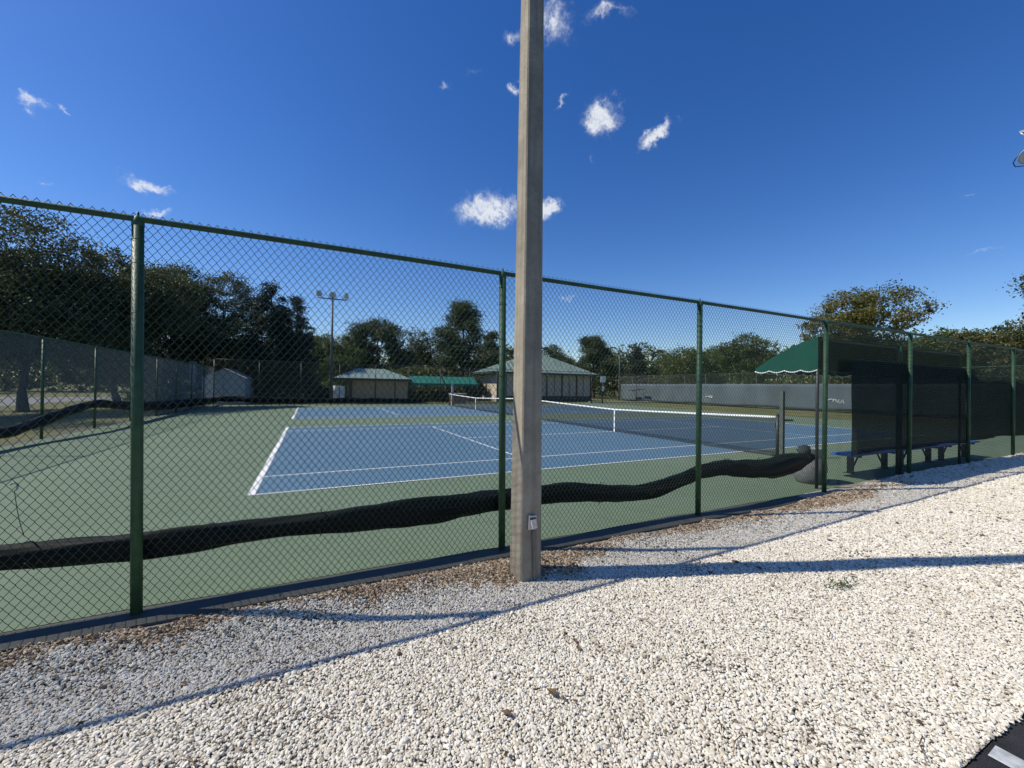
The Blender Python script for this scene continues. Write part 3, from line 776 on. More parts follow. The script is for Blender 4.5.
def shelter(x0, x1, label, right_end):
    root = thing('awning_shelter', label, 'awning', ((x0+x1)/2, 4.15, 0), 0, 'green awning shelters over the benches')
    hw = (x1-x0)/2; n = 14; prof = []
    for i in range(n+1):
        s = i/n; y = .0 + 1.15*s; z = 2.72 - .30*s - .25*s**2
        prof.append((y, z))
    zv = prof[-1][1]
    b = MB(); nx = 20; vs = []
    for i in range(nx+1):
        for (y, z) in prof:
            vs.append((-hw+2*hw*i/nx, y, z - .012*math.sin(PI*(i % 10)/10)))
    k = n+1
    b.add(vs, [(i*k+j, (i+1)*k+j, (i+1)*k+j+1, i*k+j+1) for i in range(nx) for j in range(n)], True)
    # ends: closed between the curve and the eave line
    for sx in ((-1, 1) if right_end else (-1,)):
        vs = [(sx*hw, y, z) for y, z in prof] + [(sx*hw, y, zv) for y, z in prof]
        b.add(vs, [(j, j+1, k+j+1, k+j) for j in range(n)])
    o = b.build('canopy', M['canvas'], root)
    o.modifiers.new('thickness', 'SOLIDIFY').thickness = .004
    b = MB(); vs = [(-hw+.03+(2*hw-.06)*i/nx, y-.012, z - .014 - .012*math.sin(PI*(i % 10)/10)) for i in range(nx+1) for y, z in prof]  # added inner layer that paints in the darkness under the canopy
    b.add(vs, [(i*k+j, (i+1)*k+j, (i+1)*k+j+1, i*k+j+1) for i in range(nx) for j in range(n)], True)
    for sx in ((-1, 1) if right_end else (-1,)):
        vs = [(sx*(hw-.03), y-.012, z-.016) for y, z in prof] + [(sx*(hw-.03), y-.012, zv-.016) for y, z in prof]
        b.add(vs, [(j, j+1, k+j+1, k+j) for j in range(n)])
    b.build('shade_layer', M['shade_layer'], root)
    # scalloped valance with a white edge
    def scallop(p0, p1, cnt):
        vb = MB(); tb = MB(); N = cnt*10; top = []; bot = []
        for i in range(N+1):
            s = i/N; x = p0[0]+(p1[0]-p0[0])*s; y = p0[1]+(p1[1]-p0[1])*s
            d = .045 + .035*abs(math.sin(PI*cnt*s))
            top.append((x,y,zv-.001)); bot.append((x,y,zv-d))
        vb.add(top+bot, [(i, i+1, N+2+i, N+1+i) for i in range(N)])
        tb.tube(bot, .011, 6, smooth=True)
        v = vb.build('valance', M['canvas'], root); v.modifiers.new('thickness', 'SOLIDIFY').thickness = .004
        tb.build('piping', M['white_trim'], v)
    yf = prof[-1][0]
    scallop((-hw, yf), (hw, yf), 9)
    scallop((-hw, .0), (-hw, yf), 4)
    if right_end: scallop((hw, .0), (hw, yf), 4)
    b = MB()
    b.tube([(-hw+.02,.02,2.68),(hw-.02,.02,2.68)], .02, 8); b.tube([(-hw+.02,yf-.02,zv+.01),(hw-.02,yf-.02,zv+.01)], .02, 8)
    for x in (-hw+.03, 0, hw-.03): b.tube([(x,.02,2.05),(x,.6,zv+.02),(x,yf-.03,zv+.01)], .018, 8)
    b.build('frame', M['dark_metal'], root)
    for x in (-hw+.03, hw-.03):
        b = MB(); b.tube([(x,.02,0),(x,.02,2.69)], .026, 12); b.build('post', M['dark_metal'], root)
shelter(8.05, 11.05, 'green scalloped awning on the left over the first blue bench', True)
shelter(11.13, 14.15, 'green scalloped awning to the right behind the dark windscreen', True)

tb = thing('trash_bin', 'rounded grey trash bin with a collar standing by the bench', 'bin', (8.55, 4.52, .008))
b = MB(); b.lathe([(.19,0),(.215,.02),(.25,.12),(.275,.24),(.262,.36),(.215,.47),(.205,.50),(.19,.50),(.2,.36),(.25,.24),(.2,.03),(.001,.03)], 28)
for i, v in enumerate(b.v): b.v[i] = (v[0]-.10*(.5-v[2])*2*.5, v[1], v[2])
b.build('body', M['bin'], tb)
b = MB(); b.lathe([(.207,.47),(.214,.49),(.228,.63),(.236,.65),(.228,.66),(.20,.645),(.19,.5)], 28); b.build('collar', M['bin_rim'], tb)

# ------------------------------------------------------------------ far fence cloths, emblem, kerb
def far_screen(name, label, x, y0, y1, zt, zb, m):
    b = MB(); n = int((y1-y0)/.5); k = 8; vs = []
    for i in range(n+1):
        for j in range(k+1):
            y = y0+(y1-y0)*i/n; h = j/k
            vs.append((x + .03*math.sin(y*1.9+h*3)+.02*math.sin(y*.7-h*6), y, zb+.05*math.sin(y*.8)*(1-h)+(zt-zb-.03*abs(math.sin(PI*(y-2.5)/3)))*h))
    b.add(vs, [(i*(k+1)+j, (i+1)*(k+1)+j, (i+1)*(k+1)+j+1, i*(k+1)+j+1) for i in range(n) for j in range(k)], True)
    o = b.build(name, m); o.modifiers.new('thickness', 'SOLIDIFY').thickness = .003
    return tag(o, label, 'windscreen')
fs_ = far_screen('windscreen', 'pale blue grey windscreen cloth along the far fence by the grass strip', 40.36, 2.6, 46.8, 2.45, .10, M['screen_far'])
def emblem(y0, z0, w, h, strokes, parent, label=None):
    b = MB()
    for (a0, c0, a1, c1, tk) in strokes:
        ya, za, yb, zb2 = y0-a0*w, z0+c0*h, y0-a1*w, z0+c1*h
        d = Vector((0, yb-ya, zb2-za)); nn = Vector((0, -d.z, d.y)).normalized()*tk*h/2
        P = [Vector((40.30, ya, za))-nn, Vector((40.30, yb, zb2))-nn, Vector((40.30, yb, zb2))+nn, Vector((40.30, ya, za))+nn]
        b.add([tuple(p) for p in P] + [(p.x-.004, p.y, p.z) for p in P], [(0,1,2,3),(7,6,5,4),(0,4,5,1),(1,5,6,2),(2,6,7,3),(3,7,4,0)])
    return b.build('emblem', M['faded_print'], parent)
# white slanted script, like the photographed logo: a swoosh then letter-like strokes
emblem(19.95, .72, 1.15, .42, [(0,.72,.2,.98,.20),(.2,.98,.36,.86,.20),(.30,.45,.42,.9,.18),(.42,.9,.56,.82,.18),(.48,.30,.56,.82,.18),(.56,.62,.68,.55,.16),(.62,.22,.72,.86,.18),(.72,.22,.86,.22,.18),(.80,.2,.93,.9,.18),(.93,.9,1.02,.08,.18)], fs_)
emblem(32.35, .82, .95, .30, [(0,.5,.3,.7,.3),(.3,.7,.7,.4,.3),(.5,.9,.95,.8,.3),(.6,.15,.95,.4,.4)], fs_)
b = MB(); b.box(29.9,40.3,-.03,39.6,40.52,.12); b.build('white_kerb', M['kerb'], None, .02)['kind'] = 'structure'

# roll along the left fence and back fence
rl = roll('rolled_windscreen', [(5.0,.52,.13),(8,.50,.14),(11,.47,.16),(13.5,.42,.15),(15.2,.42,.13),(17.4,.72,.15),(19.5,.92,.12),(22,.75,.17),(25.5,.58,.22),(30,.50,.22),(35,.42,.22),(39.0,.4,.2)], 14, 'y', M['roll'], 8, twist=3.5)
rl.location = (-7.08, 0, 0); tag(rl, 'black windscreen rolled up along the foot of the left end fence', 'windscreen')
rb = roll('rolled_windscreen', [(-7.0,.5,.2),(-4,.42,.24),(-1,.33,.20),(2,.34,.22),(5,.34,.2),(8,.3,.2),(9.2,.27,.1)], 14, 'x', M['roll'], 9, twist=3.0)
rb.location = (0, 39.05, 0); tag(rb, 'black windscreen rolled up along the foot of the far back fence', 'windscreen')

# ------------------------------------------------------------------ buildings behind
def hip_roof(b, x0, x1, y0, y1, ze, zr, rl):
    """hip roof with standing seams; rl = ridge length"""
    xm, ym = (x0+x1)/2, (y0+y1)/2; r0, r1 = xm-rl/2, xm+rl/2
    A, B_, C_, D_ = (x0,y0,ze),(x1,y0,ze),(x1,y1,ze),(x0,y1,ze); E_, F_ = (r0,ym,zr),(r1,ym,zr)
    b.quad(A,B_,F_,E_); b.quad(B_,C_,F_); b.quad(C_,D_,E_,F_); b.quad(D_,A,E_)
    b.quad((x0,y0,ze-.004),(x0,y1,ze-.004),(x1,y1,ze-.004),(x1,y0,ze-.004))
    # seams on the front slope and the two ends
    def seam(p, q): b.tube([p, q], .028, 4, smooth=False)
    n = int((x1-x0)/.6)
    for i in range(1, n):
        x = x0+(x1-x0)*i/n
        s = 1.0
        if x < r0: s = (x-x0)/(r0-x0)
        elif x > r1: s = (x1-x)/(x1-r1)
        seam((x,y0,ze+.012),(x,y0+(ym-y0)*s,ze+(zr-ze)*s+.012))
    m_ = int((y1-y0)/.6)
    for i in range(1, m_):
        y = y0+(y1-y0)*i/m_; s = 1-abs(y-ym)/(ym-y0)
        seam((x0,y,ze+.012),(x0+(r0-x0)*s,y,ze+(zr-ze)*s+.012))
        seam((x1,y,ze+.012),(x1-(x1-r1)*s,y,ze+(zr-ze)*s+.012))
def slab_fascia(b, x0, x1, y0, y1, z0, z1, k=.06):
    b.box(x0,y0,z0,x1,y0+k,z1); b.box(x0,y1-k,z0,x1,y1,z1); b.box(x0,y0+k,z0,x0+k,y1-k,z1); b.box(x1-k,y0+k,z0,x1,y1-k,z1)

hut = thing('hut', 'small tan hut with green hip roof and white cabinets at its end', 'hut', (5.5, 44, -.03))
o = hut.location.copy()
b = MB(); hip_roof(b, 1.5-5.5, 8.7-5.5, 41-44, 47-44, 2.42, 3.46, 2.6); b.build('roof', M['roof'], hut)
b = MB(); slab_fascia(b, 1.55-5.5, 8.65-5.5, 41.05-44, 46.95-44, 2.22, 2.41); b.build('fascia', M['fascia'], hut)
b = MB(); b.box(3.1-5.5, 41.9-44, 0, 8.4-5.5, 46.2-44, 2.3); b.build('wall', M['tan_wall'], hut)
for x in (2.55, 3.0):
    b = MB(); b.box(x-5.5-.09, 41.6-44-.09, 0, x-5.5+.09, 41.6-44+.09, 2.3); b.build('post', M['brown_wood'], hut)
b = MB(); b.box(3.2-5.5,41.86-44,.05,3.2-5.5+5.1,41.895-44,.30); b.build('plinth', M['brown_wood'], hut)
for x in (5.2, 7.1):
    b = MB(); b.box(x-5.5,41.87-44,.35,x-5.5+.10,41.897-44,2.25); b.build('batten', M['brown_wood'], hut)

def cabinet(x, w, label):
    r = thing('cabinet', label, 'cabinet', (x, 41.6, -.03), R(-58), 'white cabinets by the hut')
    b = MB(); b.box(-w/2,-.3,.06,w/2,.3,1.66); b.build('body', M['white_paint'], r, .02)
    b = MB(); b.box(-w/2+.02,-.325,.1,w/2-.02,-.302,1.62); d = b.build('door', M['white_paint'], r, .008)
    b = MB(); b.tube([(w/2-.06,-.35,.7),(w/2-.06,-.35,1.2)], .012, 6); b.build('handle', M['grey_metal'], d)
cabinet(1.78, .34, 'narrow upright white cabinet, left one beside the tan hut')
cabinet(2.2, .36, 'upright white cabinet, right one nearest the tan hut posts')

def far_awning(x0, x1, label):
    r = thing('awning', label, 'awning', ((x0+x1)/2, 42, 0), 0, 'teal awnings between hut and pavilion')
    hw = (x1-x0)/2; b = MB()
    b.add([(-hw,.9,2.78),(hw,.9,2.78),(hw,-.5,2.02),(-hw,-.5,2.02),(-hw,.9,2.74),(hw,.9,2.74),(hw,-.5,1.98),(-hw,-.5,1.98)], [(0,1,2,3),(7,6,5,4),(0,4,5,1),(1,5,6,2),(2,6,7,3),(3,7,4,0)])
    b.build('cloth', M['awning_green'], r)
    b = MB(); b.box(-hw,-.525,1.80,hw,-.505,2.0); b.build('valance', M['awning_green'], r)
    for x in (-hw+.1, hw-.1):
        for y in (-.42, .8):
            b = MB(); b.tube([(x,y,-.03),(x,y,2.0 if y < 0 else 2.7)], .03, 8); b.build('post', M['dark_metal'], r)
far_awning(8.75, 12.1, 'teal cloth awning nearest the tan hut')
far_awning(12.3, 15.9, 'teal cloth awning nearest the big pavilion')

pav = thing('pavilion', 'large beige pavilion with green hip roof behind the concrete pole', 'pavilion', (26.2, 47, -.03))
b = MB(); hip_roof(b, -7.8, 7.7, -3.1, 3.1, 3.62, 6.2, 2.0); b.build('roof', M['roof'], pav)
b = MB(); slab_fascia(b, -7.75, 7.65, -3.05, 3.05, 3.40, 3.61); b.build('fascia', M['fascia'], pav)
b = MB(); b.box(-6.7,-2.3,0,7.2,2.5,3.45); b.build('wall', M['beige_wall'], pav)
for i, x in enumerate(np.linspace(-6.6, 7.1, 7)):
    b = MB(); b.box(x-.07,-2.45,0,x+.07,-2.305,3.4); b.build('post', M['brown_wood'], pav)
b = MB(); b.box(-6.7,-2.34,0,7.2,-2.303,.7); b.build('plinth', M['fascia'], pav)
for x in np.linspace(-5.4, 5.9, 6):
    b = MB(); b.box(x-.03,-2.36,.75,x+.03,-2.31,3.4); b.build('batten', M['dull_post'], pav)

pl = thing('brick_planter', 'low square red brick planter beside the far net post', 'planter', (13.1, 40.0, -.03))
b = MB(); b.box(-.75,-.5,0,.75,.5,.98); b.build('wall', M['brick'], pl, .01)
b = MB(); b.box(-.8,-.55,.981,.8,.55,1.06); b.build('cap', M['kerb'], pl, .01)

shed = thing('shed', 'grey metal garden shed with low gable roof behind the back fence', 'shed', (-6.75, 42.2, -.03), R(-6))
b = MB(); b.prism([(-1.5,0),(1.5,0),(1.5,2.2),(0,2.95),(-1.5,2.2)], -1.5, 1.5); b.build('wall', M['shed'], shed)
b = MB(); b.add([(-1.62,-1.6,2.17),(0,-1.6,2.99),(1.62,-1.6,2.17),(-1.62,1.6,2.17),(0,1.6,2.99),(1.62,1.6,2.17),(-1.62,-1.6,2.12),(0,-1.6,2.94),(1.62,-1.6,2.12),(-1.62,1.6,2.12),(0,1.6,2.94),(1.62,1.6,2.12)], [(0,1,4,3),(1,2,5,4),(6,9,10,7),(7,10,11,8),(0,6,7,1),(1,7,8,2),(3,4,10,9),(4,5,11,10),(0,3,9,6),(2,8,11,5)]); b.build('roof', M['grey_post'], shed)
b = MB(); b.box(-.8,-1.53,.05,.8,-1.503,2.0); dr = b.build('door', M['shed'], shed, .006)
b = MB(); b.box(-.008,-1.545,.06,.008,-1.531,1.98); b.build('seam', M['dark_metal'], dr)

gp = thing('pale_post', 'pale weathered square post left of the grey shed', 'post', (-9.25, 42, -.03))
b = MB(); b.box(-.2,-.2,0,.2,.2,3.4); b.build('shaft', M['grey_post'], gp, .02)
b = MB(); b.box(-.23,-.23,3.4,.23,.23,3.5); b.build('cap', M['grey_post'], gp, .01)

sg = thing('sign_post', 'dark post with two small blank white signs by the pavilion corner', 'sign', (30.75, 38.9, -.03))
b = MB(); b.tube([(0,0,0),(0,0,3.3)], .07, 10); b.build('post', M['dark_metal'], sg)
b = MB(); b.box(-.36,-.115,2.52,.36,-.075,3.22); b.build('sign_board', M['white_paint'], sg, .01)
b = MB(); b.box(-.16,-.115,1.45,.16,-.075,2.05); b.build('sign_board', M['white_paint'], sg, .01)

# far floodlight pole with three round lamps
lp = thing('floodlight_pole', 'tall steel pole with three round floodlights behind the far court', 'light pole', (1.22, 40.3, -.03))
b = MB(); b.tube([(0,0,0),(0,0,9.7)], [.13,.08], 12); b.build('pole', M['pole_dark'], lp)
b = MB(); b.tube([(-1.25,0,9.55),(1.25,0,9.55)], .05, 8); b.build('crossarm', M['dark_metal'], lp)
floodlight(lp, (-1.12,-.05,9.92), R(-38), R(22), .92)
floodlight(lp, (0,-.05,9.92), R(0), R(30), .88)
floodlight(lp, (1.15,-.05,9.92), R(40), R(10), .92)
l2 = thing('lamp_pole', 'thin far lamp pole with one short arm right of the pavilion', 'light pole', (41.6, 48.6, -.03))
b = MB(); b.tube([(0,0,0),(0,0,8.0)], [.12,.08], 10); b.build('pole', M['pole_dark'], l2)
b = MB(); b.tube([(0,0,7.9),(-.9,.1,7.98)], .05, 8); b.build('arm', M['grey_metal'], l2)
b = MB(); b.box(-1.7,-.1,7.9,-.85,.3,8.05); b.build('lamp_head', M['dark_metal'], l2, .03)
# twin table-like shade seen against the far windscreen
tw = thing('twin_shade', 'dark post with two flat dark shade tops before the far windscreen', 'shade', (39.4, 42.6, -.03))
b = MB(); b.tube([(0,0,0),(0,0,2.35)], .05, 8); b.build('post', M['dark_metal'], tw)
for s, z in ((1,1.55),(-1,1.70)):
    b = MB(); b.box(-.14, s*.85-.62, z, .14, s*.85+.62, z+.09); b.build('shade_top', M['dark_metal'], tw, .02)
    b = MB(); b.tube([(0,0,z-.1),(0,s*.85,z+.01)], .03, 6); b.build('arm', M['dark_metal'], tw)

# parked car
def car(loc, rz, label):
    r = thing('parked_car', label, 'car', loc, rz)
    low = [(-2.2,.34),(-2.24,.62),(-2.1,.86),(-1.3,.95),(.85,.96),(1.7,.86),(2.15,.70),(2.22,.45),(2.1,.28),(1.75,.28),(1.65,.5),(1.4,.62),(1.15,.5),(1.05,.26),(-.95,.26),(-1.05,.5),(-1.3,.62),(-1.55,.5),(-1.65,.28),(-2.1,.28)]
    b = MB(); b.prism(low, -.88, .88); b.build('body', M['car_paint'], r, .05)
    cab = [(-1.75,.94),(-1.05,1.42),(-.3,1.47),(.25,1.42),(1.05,.96)]
    b = MB(); n = len(cab)
    w = lambda z: .80 - .26*(z-.94)/.5
    b.add([(x,-w(z),z) for x,z in cab]+[(x,w(z),z) for x,z in cab], [tuple(range(n)),tuple(range(2*n-1,n-1,-1))]+[(i,i+n,(i+1)%n+n,(i+1)%n) for i in range(n)])
    b.build('cabin', M['car_paint'], r, .03)
    for s in (-1, 1):
        for xs in ([(-1.45,1.0),(-.98,1.36),(-.42,1.40),(-.42,1.0)], [(-.32,1.0),(-.32,1.40),(.2,1.36),(.78,1.0)]):
            b = MB(); b.add([(x, s*(w(z)+.012), z) for x, z in xs]+[(x, s*(w(z)-.01), z) for x, z in xs], [(0,1,2,3),(7,6,5,4),(0,4,5,1),(1,5,6,2),(2,6,7,3),(3,7,4,0)]); b.build('side_window', M['car_glass'], r)
    for p0, p1, nm in (((.32,1.405),(1.0,1.0),'windscreen'),((-1.12,1.40),(-1.68,1.0),'rear_window')):
        b = MB(); e = .02 if nm == 'windscreen' else -.02
        b.add([(p0[0]+e,-w(p0[1])+.06,p0[1]),(p0[0]+e,w(p0[1])-.06,p0[1]),(p1[0]+e,w(p1[1])-.06,p1[1]),(p1[0]+e,-w(p1[1])+.06,p1[1]),(p0[0],-w(p0[1])+.06,p0[1]-.02),(p0[0],w(p0[1])-.06,p0[1]-.02),(p1[0],w(p1[1])-.06,p1[1]-.02),(p1[0],-w(p1[1])+.06,p1[1]-.02)], [(0,1,2,3),(7,6,5,4),(0,4,5,1),(1,5,6,2),(2,6,7,3),(3,7,4,0)])
        b.build(nm, M['car_glass'], r)
    for x in (1.4, -1.3):
        for s in (-1, 1):
            b = MB(); b.lathe([(.2,-.1),(.30,-.11),(.32,-.08),(.32,.08),(.30,.11),(.2,.1)], 20)
            b.v = [(a, c, -bb) for a, bb, c in b.v]
            tq = b.build('wheel', M['tyre'], r); tq.location = (x, s*.8, .32)
            b = MB(); b.lathe([(.001,.10*1),(.2,.10),(.2,-.10),(.001,-.10)], 16); b.v = [(a, c, -bb) for a, bb, c in b.v]; b.build('rim', M['rim'], tq)
    for s in (-1, 1):
        b = MB(); b.box(2.06,s*.62-.17,.60,2.2,s*.62+.17,.73); b.build('headlight', M['lamp_glass'], r, .02)
        b = MB(); b.box(-2.27,s*.64-.16,.66,-2.13,s*.64+.16,.82); b.build('tail_light', M['red_lamp'], r, .02)
        b = MB(); b.box(.62,s*.93-.06,.98,.78,s*.93+.06,1.08); b.build('mirror', M['car_paint'], r, .02)
car((.75, 47.2, -.03), R(18), 'dark navy car parked behind the back fence left of the hut')

# ------------------------------------------------------------------ trees
def crown_mesh(name, lobes, clumps, per, leaf, cr_, seed, aspect=.62, tmix=.55):
    r = np.random.default_rng(seed); lob = np.array(lobes, float)
    wgt = (lob[:,3]*lob[:,4]*lob[:,5])**(2/3); wgt /= wgt.sum()
    idx = r.choice(len(lob), clumps, p=wgt)
    d = r.normal(size=(clumps,3)); d /= np.linalg.norm(d,axis=1,keepdims=True)
    rad = r.uniform(.35,1.04,clumps)**.55
    cc = lob[idx,:3] + d*lob[idx,3:6]*rad[:,None]
    cs = r.uniform(.55,1.35,clumps)*cr_
    ct = r.random(clumps)
    ci = np.repeat(np.arange(clumps), per); N = len(ci)
    pos = cc[ci] + r.normal(size=(N,3))*cs[ci,None]*np.array([.55,.55,.38])
    a = r.normal(size=(N,3)); a /= np.linalg.norm(a,axis=1,keepdims=True)
    h = r.normal(size=(N,3)); h[:,2] += .9*np.sign(r.random(N)-.15); bb = np.cross(a, h); bb /= np.linalg.norm(bb,axis=1,keepdims=True)
    sz = leaf*r.uniform(.55,1.4,N)
    A = a*sz[:,None]; B = bb*sz[:,None]*aspect
    cup = np.cross(a,bb)*sz[:,None]*.22
    v = np.stack([pos-A, pos-B*.9+cup, pos+A*1.05, pos+B+cup], 1).reshape(-1,3)
    f = np.arange(N*4).reshape(N,4)
    tint = np.clip(ct[ci]*tmix + r.random(N)*(1-tmix), 0, 1)
    me = np_mesh(name, v, f, False, {'tint': ('FACE', tint)})
    return me

def trunk_mesh(h, r0, lobes, seed, lean=.03, top=.78, limbs=True):
    r = np.random.default_rng(seed); b = MB()
    n = 7; path = []; x = y = 0
    for i in range(n+1):
        z = h*top*i/n; path.append((x, y, z)); x += r.normal(0, lean*h/n*2); y += r.normal(0, lean*h/n*2)
    rr = [r0*(1.35 if i == 0 else 1)*(1-.8*i/n) for i in range(n+1)]
    b.tube(path, rr, 9)
    if limbs:
        for lx, ly, lz, *_ in lobes:
            k = min(n-1, max(2, int(n*max(.25, (lz-.28*h))/(h*top))))
            p = path[k]; mid = ((p[0]+lx)/2+r.normal(0,.1), (p[1]+ly)/2+r.normal(0,.1), (p[2]*.45+lz*.55))
            b.tube([p, mid, (lx, ly, lz)], [rr[k]*.55, rr[k]*.35, .02], 6)
    me = bpy.data.meshes.new('trunk'); me.from_pydata(b.v, [], b.f); me.polygons.foreach_set('use_smooth', b.sm)
    return me

def oak_lobes(h, w, seed, n=9, low=.3):
    r = np.random.default_rng(seed); L = []
    for i in range(n):
        a = 2*PI*i/n*2.4 + r.uniform(-.4,.4); q = r.uniform(.15,.75)*w/2; z = h*r.uniform(low+.12, .80)
        s = r.uniform(.22,.36)*w
        z = min(z, h-s*.75)
        L.append((q*math.cos(a), q*math.sin(a), z, s, s, s*.72))
    L.append((r.uniform(-.1,.1)*w, 0, h-.24*w, .3*w, .3*w, .24*w))
    return L
def pine_lobes(h, w, seed, n=13):
    r = np.random.default_rng(seed); L = []
    for i in range(n):
        s = i/(n-1); z = h*(.42+.54*s); q = w/2*(1-.62*s)*r.uniform(.35,.8); a = i*2.4+r.uniform(-.5,.5); k = w*r.uniform(.13,.21)*(1-.3*s)
        L.append((q*math.cos(a), q*math.sin(a), z, k*1.25, k*1.25, k*.62))
    L.append((0,0,h*.95,w*.12,w*.12,h*.05)); return L
def big_pine_lobes(h, w, seed, n=20):
    r = np.random.default_rng(seed); L = []
    for i in range(n):
        s = i/(n-1); z = h*(.26+.64*s); q = w/2*(.95-.75*abs(s-.25)**1.3)*r.uniform(.35,1.0); a = i*2.4+r.uniform(-.6,.6); k = w*r.uniform(.10,.165)*(1.05-.25*s)
        L.append((q*math.cos(a), q*math.sin(a), z, k*1.15, k*1.15, k*.7))
    L.append((.3,0,h*.93,w*.17,w*.17,h*.065)); return L
def cone_lobes(h, w, seed, n=26, p=1.0):
    r = np.random.default_rng(seed); L = []
    for i in range(n):
        s = i/(n-1); z = h*(.04+.92*s); q = w/2*(1-s)**p*.62+.05; a = i*2.4+r.uniform(-.6,.6); k = w*.24*(1-.72*s)*r.uniform(.8,1.25)
        L.append((q*math.cos(a), q*math.sin(a), z, k, k, k*.9+.1))
    return L

def tree(name, label, x, y, h, w, kind, seed, leafm, clumps, per, leaf, cl, bark='bark', group='trees beyond the fences', low=.3, z=-.03):
    root = thing(name, label, 'tree', (x, y, z), random.uniform(0, 6), group)
    if kind == 'oak': lo = oak_lobes(h, w, seed, low=low); tm = trunk_mesh(h, .018*h, lo, seed)
    elif kind == 'bigpine': lo = big_pine_lobes(h, w, seed); tm = trunk_mesh(h, .02*h, lo, seed, .01, .9)
    elif kind == 'pine': lo = pine_lobes(h, w, seed); tm = trunk_mesh(h, .018*h, lo, seed, .01, .95)
    else: lo = cone_lobes(h, w, seed, p=.45); tm = trunk_mesh(h, .02*h, lo, seed, .005, .9, False)
    cm = crown_mesh('crown', lo, clumps, per, leaf, cl, seed)
    link('trunk', tm, M[bark], root); link('crown', cm, M[leafm], root)
    return root

T = tree
# the dark group behind the left fence
T('oak_tree','large dark oak with a domed crown behind the left fence',-14.6,32,11.2,8.6,'oak',11,'leaf_oak',1125,64,0.076,.62,low=.2)
T('oak_tree','dark oak leaning out of the photo at its far left edge',-19.5,26,9.6,8.0,'oak',12,'leaf_oak',875,64,0.076,.60,low=.2)
T('oak_tree','dark oak with a lower sloping crown right of the big domed oak',-12.2,37,10.6,7.4,'oak',13,'leaf_oak',1150,60,0.079,.58,low=.15)
T('oak_tree','olive oak two trees left of the taller dark cedar',-11.8,46,12.4,7.4,'oak',14,'leaf_oak',1100,60,0.079,.55,low=.1)
T('oak_tree','rounded olive oak touching the left side of the dark cedar',-8.4,48,12.6,7.6,'oak',15,'leaf_oak',1100,60,0.079,.55,low=.06)
T('cedar_tree','taller dark dense cedar with branches reaching to the ground',-4.0,45.5,11.6,6.0,'cone',16,'leaf_cedar',1125,57,0.079,.42)
T('cedar_tree','shorter dark cedar standing close on the right of the taller one',-1.9,46,10.6,5.4,'cone',17,'leaf_cedar',812,57,0.079,.42)
T('oak_tree','dark low oak between the left fence and the pale post',-13.4,44,7.6,5.0,'oak',18,'leaf_oak',650,57,0.086,.6,low=.02)
# middle distance
T('oak_tree','low olive broadleaf tree behind the floodlight pole',1.4,62,8.4,10.5,'oak',21,'leaf_green',650,49,0.132,.85,low=.1)
T('pine_tree','dark spreading pine rising above the tan hut roof',8.5,66,12.0,12.0,'bigpine',22,'leaf_pine',775,53,0.132,.85,low=.25)
T('oak_tree','slender half bare tree between the spreading pine and tall pine',15.6,69,11.4,6.5,'oak',23,'leaf_oak',287,41,0.125,.75,'pale_bark',low=.3)
T('pine_tree','tallest pine with a broad rounded top left of the concrete pole',23.2,68,16.8,12.0,'bigpine',24,'leaf_pine',800,57,0.132,.95,low=.32)
T('pine_tree','pale thin pine close to the left side of the concrete pole',31.5,75,12.6,6.5,'pine',25,'leaf_pine',325,41,0.139,.75,'pale_bark')
T('oak_tree','low rounded tree above the pavilion roof right of the concrete pole',39.2,65,9.6,7.4,'oak',26,'leaf_pine',412,49,0.132,.8,low=.1)
T('pine_tree','broad pine behind the right end of the pavilion roof',43.9,58,10.9,8.4,'bigpine',27,'leaf_pine',575,53,0.125,.8)
T('cedar_tree','narrow upright dark evergreen right of the far lamp pole',47.6,51.6,8.8,4.2,'cone',28,'leaf_cedar',525,45,0.119,.6)
T('oak_tree','broad olive tree above the middle of the far windscreen',54.0,48.2,8.9,11.5,'oak',29,'leaf_green',700,49,0.125,.85,low=.05)
T('oak_tree','dull green tree behind the two rounded ones over the far windscreen',60.5,46.5,8.8,9,'oak',30,'leaf_green',475,49,0.132,.85,low=.05)
T('oak_tree','round dense green tree left of the green awning',51.8,34.8,9.3,7.6,'oak',31,'leaf_green',700,53,0.119,.75,low=.05)
T('oak_tree','autumn oak with rusty orange leaves above the green awning',46.0,20.0,11.4,8.6,'oak',32,'leaf_autumn',1000,58,.095,.55,low=.2)
T('oak_tree','olive rounded tree right of the rusty autumn oak',60.0,18.2,8.6,7.2,'oak',33,'leaf_green',900,55,.11,.6,low=.08)
T('oak_tree','dull tree with gaps in its crown near the right photo edge',58.0,13.4,8.4,7.2,'oak',34,'leaf_oak',700,50,.11,.6,low=.08)
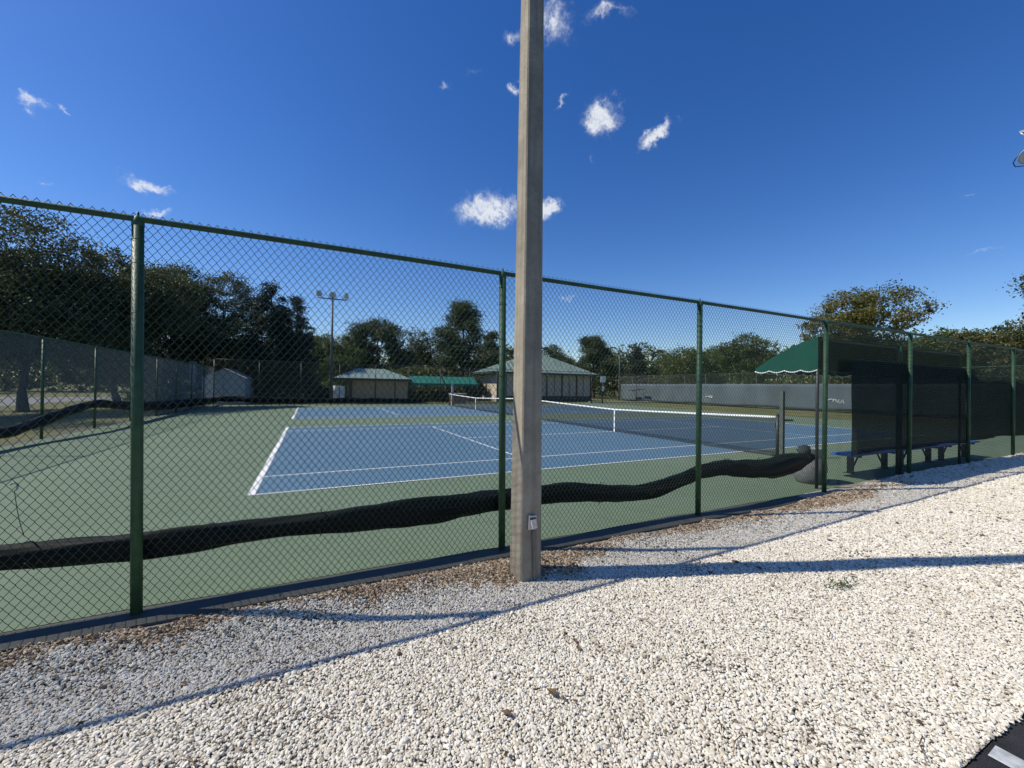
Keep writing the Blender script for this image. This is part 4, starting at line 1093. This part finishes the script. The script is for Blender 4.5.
T('oak_tree','dark tree reaching in from the right photo edge above the fence',34.9,5.1,9.8,5.6,'oak',35,'leaf_oak',800,55,.07,.4,low=.35)
# shrubs
def shrub(label, x, y, h, w, seed, leafm, clumps=160, leaf=.13):
    root = thing('shrub', label, 'shrub', (x, y, -.03), 0, 'shrubs behind the back fence')
    r = np.random.default_rng(seed)
    lo = [(r.uniform(-.35,.35)*w, r.uniform(-.2,.2)*w, h*r.uniform(.3,.62), .28*w, .25*w, h*.34) for _ in range(6)]
    link('foliage', crown_mesh('foliage', lo, clumps, 26, leaf, .4, seed), M[leafm], root)
    link('stem', trunk_mesh(h*.6, .05, lo, seed), M['bark'], root)
shrub('bright yellow green shrub beside the dark navy car', -1.9, 45.5, 2.3, 2.4, 51, 'leaf_yellow')
shrub('yellowish shrub standing between the pale post and shed', -8.6, 44.8, 3.2, 2.0, 52, 'leaf_yellow')
shrub('wide dark shrub behind the tan hut', 6.5, 52, 4.2, 9.0, 53, 'leaf_green', 300, .18)
shrub('yellow olive shrub rising behind the teal awnings', 13.2, 54, 4.9, 7.0, 54, 'leaf_yellow', 300, .18)
shrub('dark shrub under the teal awnings', 12.6, 46.5, 2.6, 6.5, 55, 'leaf_oak', 300, .15)
shrub('dark shrub filling the gap between awning and pavilion', 17.0, 48.5, 3.2, 4.0, 56, 'leaf_oak', 240, .15)
shrub('dark hedge like shrub at the foot of the dark cedars', -2.6, 42.5, 1.5, 4.4, 57, 'leaf_cedar', 240, .1)
shrub('low dark shrub at the foot of the left back fence corner', -11.0, 41.5, 2.0, 5.0, 58, 'leaf_oak', 240, .1)

# far wood closing the view: one mass
r = np.random.default_rng(77); lo = []
for i in range(150):
    a = R(-62 + 172*i/149); dd = r.uniform(84, 104)
    if a > R(60): dd *= .92
    hh = r.uniform(7.5, 11.5)
    lo.append((dd*math.sin(a), dd*math.cos(a), hh*.5, r.uniform(3,4.6), r.uniform(3,4.6), hh*.55))
wd = link('woodland', crown_mesh('woodland', lo, 10000, 26, .25, .95, 78), M['leaf_green']); wd['kind'] = 'stuff'
tag(wd, 'distant low wood closing the view behind the buildings')
